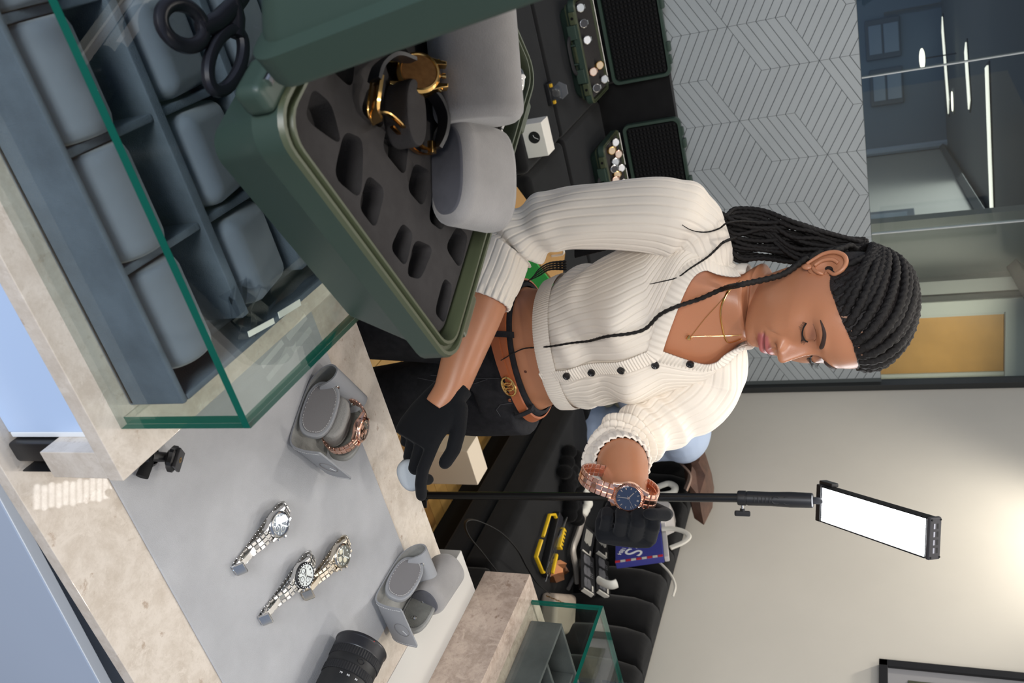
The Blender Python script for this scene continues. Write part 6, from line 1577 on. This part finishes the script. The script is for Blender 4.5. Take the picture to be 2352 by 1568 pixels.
# white soft cloths
def cloth(name, label, pts, base, r, m):
    g = [ball(tuple(S_(x, y, r*.8)), (r, r*.8, r*.75), 14, 8) for x, y in pts]
    rr = random.Random(len(label)); dense = []
    for i in range(len(pts)-1):
        for k in range(6): a = S_(*pts[i], r*.8).lerp(S_(*pts[i+1], r*.8), k/6); dense.append(ball(tuple(a+V((0, 0, rr.uniform(-.004, .010)))), (r*rr.uniform(.7, 1.1), r*rr.uniform(.6, 1), r*rr.uniform(.6, .85)), 12, 8))
    return one(name, remesh(J(*g, *dense), .006, 3), m, label, 'cloth', ang=180)
M_wcl = mat('white_cotton', rgb(228, 226, 216), .9, bump=.3, bscale=120)
cloth('white_cloth', 'crumpled white cloth on the sofa left of the lamp pole', [(1328, 1092), (1334, 1112), (1345, 1135), (1350, 1160), (1338, 1178)], None, .022, M_wcl)
one('fur_scarf', remesh(J(*[ball(tuple(S_(1305+rnd.uniform(-10, 22), 1040+6*k+rnd.uniform(-5, 5), .03)), (.03, .03, .035), 10, 7) for k in range(26)]), .007, 1), mat('black_fur', rgb(15, 15, 16), .95, bump=1.0, bscale=160, sheen=.05, spec=.1), 'fluffy black scarf lying on the sofa beside the white cloth', 'scarf', ang=180)
# grey metal bar
q = [S_(x, y, .03) for x, y in ((1340, 1185), (1328, 1225), (1316, 1262), (1322, 1300), (1326, 1338))]
one('grey_bar', tube(cr(q, 6), [(.012, .017)]*25, 10), mat('warm_grey_metal', rgb(168, 162, 154), .4, .3), 'bent warm grey bar lying between the tools and black packs', 'bar')
one('grey_rod', cyl(S_(1322, 1318, .012), S_(1305, 1352, .012), .008, 12), mat('grey_rod_metal', rgb(140, 138, 136), .4, .3), 'short grey rod at the end of the bent grey bar', 'rod')
# black blister packs leaning on the back
M_pack = mat('black_pack_card', rgb(24, 24, 26), .5); M_toolp = mat('dark_grey_tool_print', rgb(98, 98, 102), .5); M_edgep = mat('white_pack_edge', rgb(206, 202, 192), .7)
def plane3(o, a, b): u = (a-o); lu = u.length; u.normalize(); v = (b-o); v = v-u*v.dot(u); lv = v.length; v.normalize(); return frame(o, u, v, u.cross(v)), lu, lv
xq = lambda x, y, X_: onax(x, y, 0, X_)
for k, (tl, tr, bl, lab) in enumerate((((1343, 1203), (1372, 1208), (1333, 1259), 'black tool pack with pin row, upper left of four'), ((1373, 1208), (1402, 1214), (1369, 1263), 'black tool pack with pin row, upper right of four'), ((1334, 1262), (1366, 1265), (1335, 1348), 'black tool pack with paired tools, lower left of four'), ((1368, 1270), (1400, 1274), (1370, 1352), 'black tool pack with paired tools, lower right of four'))):
    X0 = 2.36; dx = .10
    o = xq(*bl, X0+(.0 if k % 2 == 0 else .055)); a = xq(*tl, X0+(.0 if k % 2 == 0 else .055)); b = xq(tr[0]-tl[0]+bl[0], tr[1]-tl[1]+bl[1], X0+(.055 if k % 2 == 0 else .11))
    Mp, lu, lv = plane3(o, a, b)
    if Mp.col[2].to_3d().dot(_F) > 0: Mp = frame(o, Mp.col[0].to_3d(), Mp.col[1].to_3d(), -Mp.col[2].to_3d())
    tt = thing('tool_pack', lab+' leaning on the sofa back', 'packaging', M=Mp, group='black tool packs')
    add('card', rbox(0, lu, 0, lv, -.016, 0, .002), M_pack, tt)
    if k < 2:
        for q in range(7): add('pin', rbox(lu*(.38-.02*(q % 3)), lu*.88, lv*(.2+.085*q), lv*(.2+.085*q)+.003, 0, .0015, .0004, 1), M_edgep, tt)
    else:
        for r_ in range(3):
            for q in range(2):
                x0 = lu*(.70-.31*r_); y0 = lv*(.18+.22*q)
                add('tool_print', X(prism([(0, .002), (.018, 0), (.036, .003), (.036, .012), (.02, .015), (0, .012)], 0, .0014, .0004, 1), Matrix.Translation((x0, y0, 0)) @ Matrix.Scale(lu*.24/.036, 4)), M_toolp, tt)
            for q in range(3): add('label_line', box(lu*(.72-.31*r_+.05*q), lu*(.735-.31*r_+.05*q), lv*.70, lv*.86, 0, .0006), M_toolp, tt)
    add('white_label', box(lu*.06, lu*.2, lv*.76, lv*.86, 0, .0008), M_edgep, tt)
    add('open_flap', rbox(-.004, .003, .01, lv-.01, -.014, .004, .001), M_edgep, tt)
# white hook shaped plastic
p = [xq(x, y, 2.34) for x, y in ((1375, 1332), (1390, 1340), (1405, 1343), (1417, 1339))]
one('white_clip', tube(cr(p, 5), [(.012, .02)]*16, 12), mat('white_plastic', rgb(232, 230, 222), .4), 'curved white plastic clip hanging in front of the black tool packs', 'clip')
# printed carrier bag
X1 = 2.37
o, a, b = xq(1413, 1292, X1), xq(1524, 1276, X1), xq(1413, 1190, X1+.05)
Mp, lu, lv = plane3(o, b, a)
if Mp.col[2].to_3d().dot(_F) > 0: Mp = frame(o, Mp.col[0].to_3d(), Mp.col[1].to_3d(), -Mp.col[2].to_3d())
tt = thing('printed_bag', 'blue printed carrier bag with red and white edging behind the gloved fist', 'bag', M=Mp)
M_blue = mat('royal_blue_print', rgb(58, 60, 140), .5); M_red = mat('red_print', rgb(190, 44, 56), .5)
add('bag_body', rbox(-.0, lu, 0, lv, -.03, 0, .004), M_blue, tt)
for k in range(9): add('edging', box(-.001, .012, lv*k/9, lv*(k+.9)/9, -.0005, .0012), M_red if k % 2 == 0 else M_edgep, tt)
def upt(name, s_, cx, cy, size, par, m, al='CENTER'):
    # text reads along RT in the portrait view
    tx = Mp.inverted().to_3x3() @ RT; tx = V((tx.x, tx.y, 0)).normalized(); ty = V((-tx.y, tx.x, 0)); ty = ty if (Mp.to_3x3() @ ty).dot(-DN) > 0 else -ty
    return text(name, s_, size, m, par, frame(V((cx, cy, .0012)), tx, ty, tx.cross(ty)), .0004, None, al)
def onp(x, y):
    n_ = Mp.col[2].to_3d(); o_ = Mp.translation; r = ray(x, y); p = CAM+r*((o_-CAM).dot(n_)/r.dot(n_)); return Mp.inverted() @ p
q1, q2, q3 = onp(1447, 1276), onp(1421, 1274), onp(1478, 1236)
upt('lettering', 'M&S', q1.x, q1.y, .105, tt, M_ink, 'RIGHT'); upt('lettering', 'EST. 1884', q2.x, q2.y, .026, tt, M_ink, 'RIGHT'); upt('lettering', 'food', q3.x, q3.y, .028, tt, M_ink)
add('clear_edge', rbox(.0, lu, lv+.0005, lv+.02, -.028, -.004, .004), mat('milky_plastic', rgb(196, 192, 192), .4), tt)
q = [xq(x, y, 2.39) for x, y in ((1520, 1215), (1545, 1214), (1570, 1220), (1582, 1232), (1570, 1245), (1540, 1258))]
add('handle', tube(cr(q, 5), [(.007, .012)]*26, 8), M_edgep, tt, w=True)
q = [xq(x, y, 2.41) for x, y in ((1500, 1278), (1520, 1296), (1540, 1318), (1551, 1345), (1545, 1370))]
one('white_cable', tube(cr(q, 6), .005, 8), M_edgep, 'thin white cable curling down the channelled sofa back', 'cable')
cl = [xq(x, y, 2.43) for x, y in ((1500, 1165), (1530, 1160), (1548, 1175), (1545, 1200), (1520, 1212), (1498, 1205))]
c_ = sum(cl, V())/6
one('clear_bag', loft([[p+V((-.05, 0, 0)) for p in [c_.lerp(q, .8) for q in cl]], cl, [p+V((.05, 0, 0)) for p in cl]]), mat('frosted_plastic', rgb(186, 182, 180), .5), 'frosted plastic bag standing behind the gloved fist', 'bag', ang=20)
q = [xq(x, y, 2.37) for x, y in ((1490, 1122), (1510, 1118), (1535, 1110), (1550, 1118), (1546, 1130), (1525, 1135), (1502, 1136))]
t = thing('white_sling', 'white cloth strap with a red patch beside the lamp pole', 'strap', q[3])
add('loop', tube(cr(q, 5), [(.010, .016)]*31, 10), M_wcl, t, w=True); add('red_patch', X(rbox(-.02, .02, -.03, .03, -.01, .0, .003), frame(xq(1492, 1124, 2.375), RT, -DN, -_F)), M_red, t, w=True)
# brown bag slumped on the back
q = [xq(x, y, 2.42) for x, y in ((1570, 1055), (1600, 1045), (1625, 1060), (1636, 1095), (1632, 1140), (1612, 1180), (1590, 1165), (1575, 1110))]
c_ = sum(q, V())/8
t = thing('brown_bag', 'crumpled brown leather bag on the sofa back against the wall', 'bag', c_+V((0, 0, -.1)))
add('bag_body', loft([[c_.lerp(p, .35)+V((-.13+.02*(i % 2), 0, 0)) for i, p in enumerate(q)], [c_.lerp(p, .85)+V((-.10+.035*(i % 2), 0, 0)) for i, p in enumerate(q)], [p+V((-.02, 0, 0)) for p in q], [p+V((.06, 0, 0)) for p in q], [c_.lerp(p, .4)+V((.09, 0, 0)) for p in q]]), mat('brown_leather', rgb(92, 66, 54), .5, var=.4, vscale=14, bump=.6, bscale=60), t, w=True, ang=25)
add('fold', strip(cr([xq(x, y, 2.30) for x, y in ((1565, 1065), (1585, 1090), (1575, 1125))], 5), -_F, .05, .008), mat('tan_lining', rgb(146, 122, 108), .7), t, w=True)
# ---- the seated person
P2 = thing('person', 'seated person in blue jeans and pale blue shirt, mostly hidden behind the woman', 'person', (2.2, 3.0, ZSEAT))
M_sk2 = mat('fair_skin', rgb(196, 132, 112), .5, sss=.1); M_jean = mat('blue_denim', rgb(66, 92, 134), .85, var=.35, vscale=9, bump=.3, bscale=700, spec=.15); M_shirt = mat('pale_blue_cotton', rgb(176, 192, 218), .85, bump=.4, bscale=40, spec=.15)
hipc = onax(1352, 985, 0, 2.17); shc = onax(1572, 990, 0, 2.12); hd_ = onax(1630, 800, 0, 2.06)
core = J(*[ball(tuple(hipc.lerp(shc, k/8)), (.10, .12+.02*k/8, .10), 18, 12) for k in range(9)])
neck2 = tube([shc, shc.lerp(hd_, .8)], .055, 14); head2 = ball(tuple(hd_), (.078, .088, .115), 24, 16)
fd2 = V((-.5, .85, -.1)).normalized()
nose2 = ball(tuple(hd_+fd2*.088), (.018, .018, .02), 10, 8); ears2 = J(ball(tuple(hd_+V((.066, .04, 0))), (.014, .014, .03), 10, 8), ball(tuple(hd_+V((-.066, -.04, 0))), (.014, .014, .03), 10, 8))
handp = onax(1480, 928, 0, 1.98)
armA = cr([shc+V((-.05, -.09, -.02)), shc+V((-.14, -.02, -.17)), shc+V((-.17, .02, -.21)), handp], 8)
armB = cr([shc+V((.05, .12, -.02)), shc+V((-.02, .30, -.2)), shc+V((-.10, .30, -.22)), handp+V((-.01, .10, .0))], 8)
legsg = []
for hp_, kn, ft in ((hipc+V((-.06, -.02, -.02)), onax(1215, 860, 0, 1.98), V((1.86, 3.2, .08))), (hipc+V((.06, .1, -.02)), onax(1330, 800, 0, 2.05), V((1.84, 3.5, .08)))):
    pts = cr([hp_, hp_.lerp(kn, .5), kn, kn.lerp(ft, .5), ft], 6); legsg.append(tube(pts, list(np.interp(np.linspace(0, 1, len(pts)), [0, .45, .55, 1], [.098, .082, .072, .05])), 20))
hands2 = []
for hp_ in (handp, handp+V((-.01, .10, 0))):
    hands2.append(ball(tuple(hp_), (.042, .05, .026), 14, 10))
    for k in range(4): hands2.append(tube(cr([hp_+V((-.02, -.03+.02*k, 0)), hp_+V((-.065, -.032+.02*k, -.008)), hp_+V((-.085, -.03+.02*k, -.035))], 4), [.0105-.0004*i for i in range(9)], 8))
    hands2.append(tube(cr([hp_+V((.0, .04, 0)), hp_+V((-.03, .062, .0)), hp_+V((-.06, .055, -.01))], 4), .0115, 8))
feet2 = [X(rbox(-.17, .02, -.045, .045, 0, .08, .03, 3), Matrix.Translation((x, y, .0))) for x, y in ((1.86, 3.2), (1.84, 3.5))]
add('body', remesh(J(core, neck2, head2, nose2, ears2, tube(armA, .036, 14), tube(armB, .036, 14), *hands2), .007, 3), M_sk2, P2, w=True, ang=180)
add('shirt', remesh(J(*[ball(tuple((hipc+V((0, 0, .02))).lerp(shc, k/10)), (.125, .145+.012*sin(2*k), .11), 18, 12) for k in range(11)], tube(armA[:17], .060, 16), tube(armB[:17], .060, 16), ball(tuple(shc+V((-.04, -.08, -.01))), (.085, .085, .08), 14, 10), ball(tuple(shc+V((.04, .10, -.01))), (.085, .085, .08), 14, 10)), .009, 3), M_shirt, P2, w=True, ang=180)
add('jeans', remesh(J(*legsg, ball(tuple(hipc), (.12, .13, .10), 18, 12)), .009, 3), M_jean, P2, w=True, ang=180)
add('hair', X(ball((0, 0, 0), (.096, .086, .10), 20, 12), Matrix.Translation(hd_+V((.02, 0, .035)))), mat('short_brown_hair', rgb(60, 44, 34), .8, bump=.6, bscale=120), P2, w=True)
for f_ in feet2: add('shoe', f_, M_black, P2, w=True)
add('wrist_strap', tube([V((.0, .045*cos(a), .04*sin(a)))+handp.lerp(armA[-5], .9) for a in [2*pi*i/20 for i in range(20)]], [(.010, .004)]*20, 8, loop=True), M_blackm, P2, w=True)
one('grey_cloth', remesh(J(*[ball(tuple(onax(1405+rnd.uniform(-10, 25), 905+rnd.uniform(-8, 16), 0, 1.99)), (.03, .035, .025), 10, 7) for k in range(10)]), .008, 2), mat('grey_green_cotton', rgb(142, 142, 126), .9), 'grey green cloth lying in the lap of the seated person', 'cloth', ang=180)
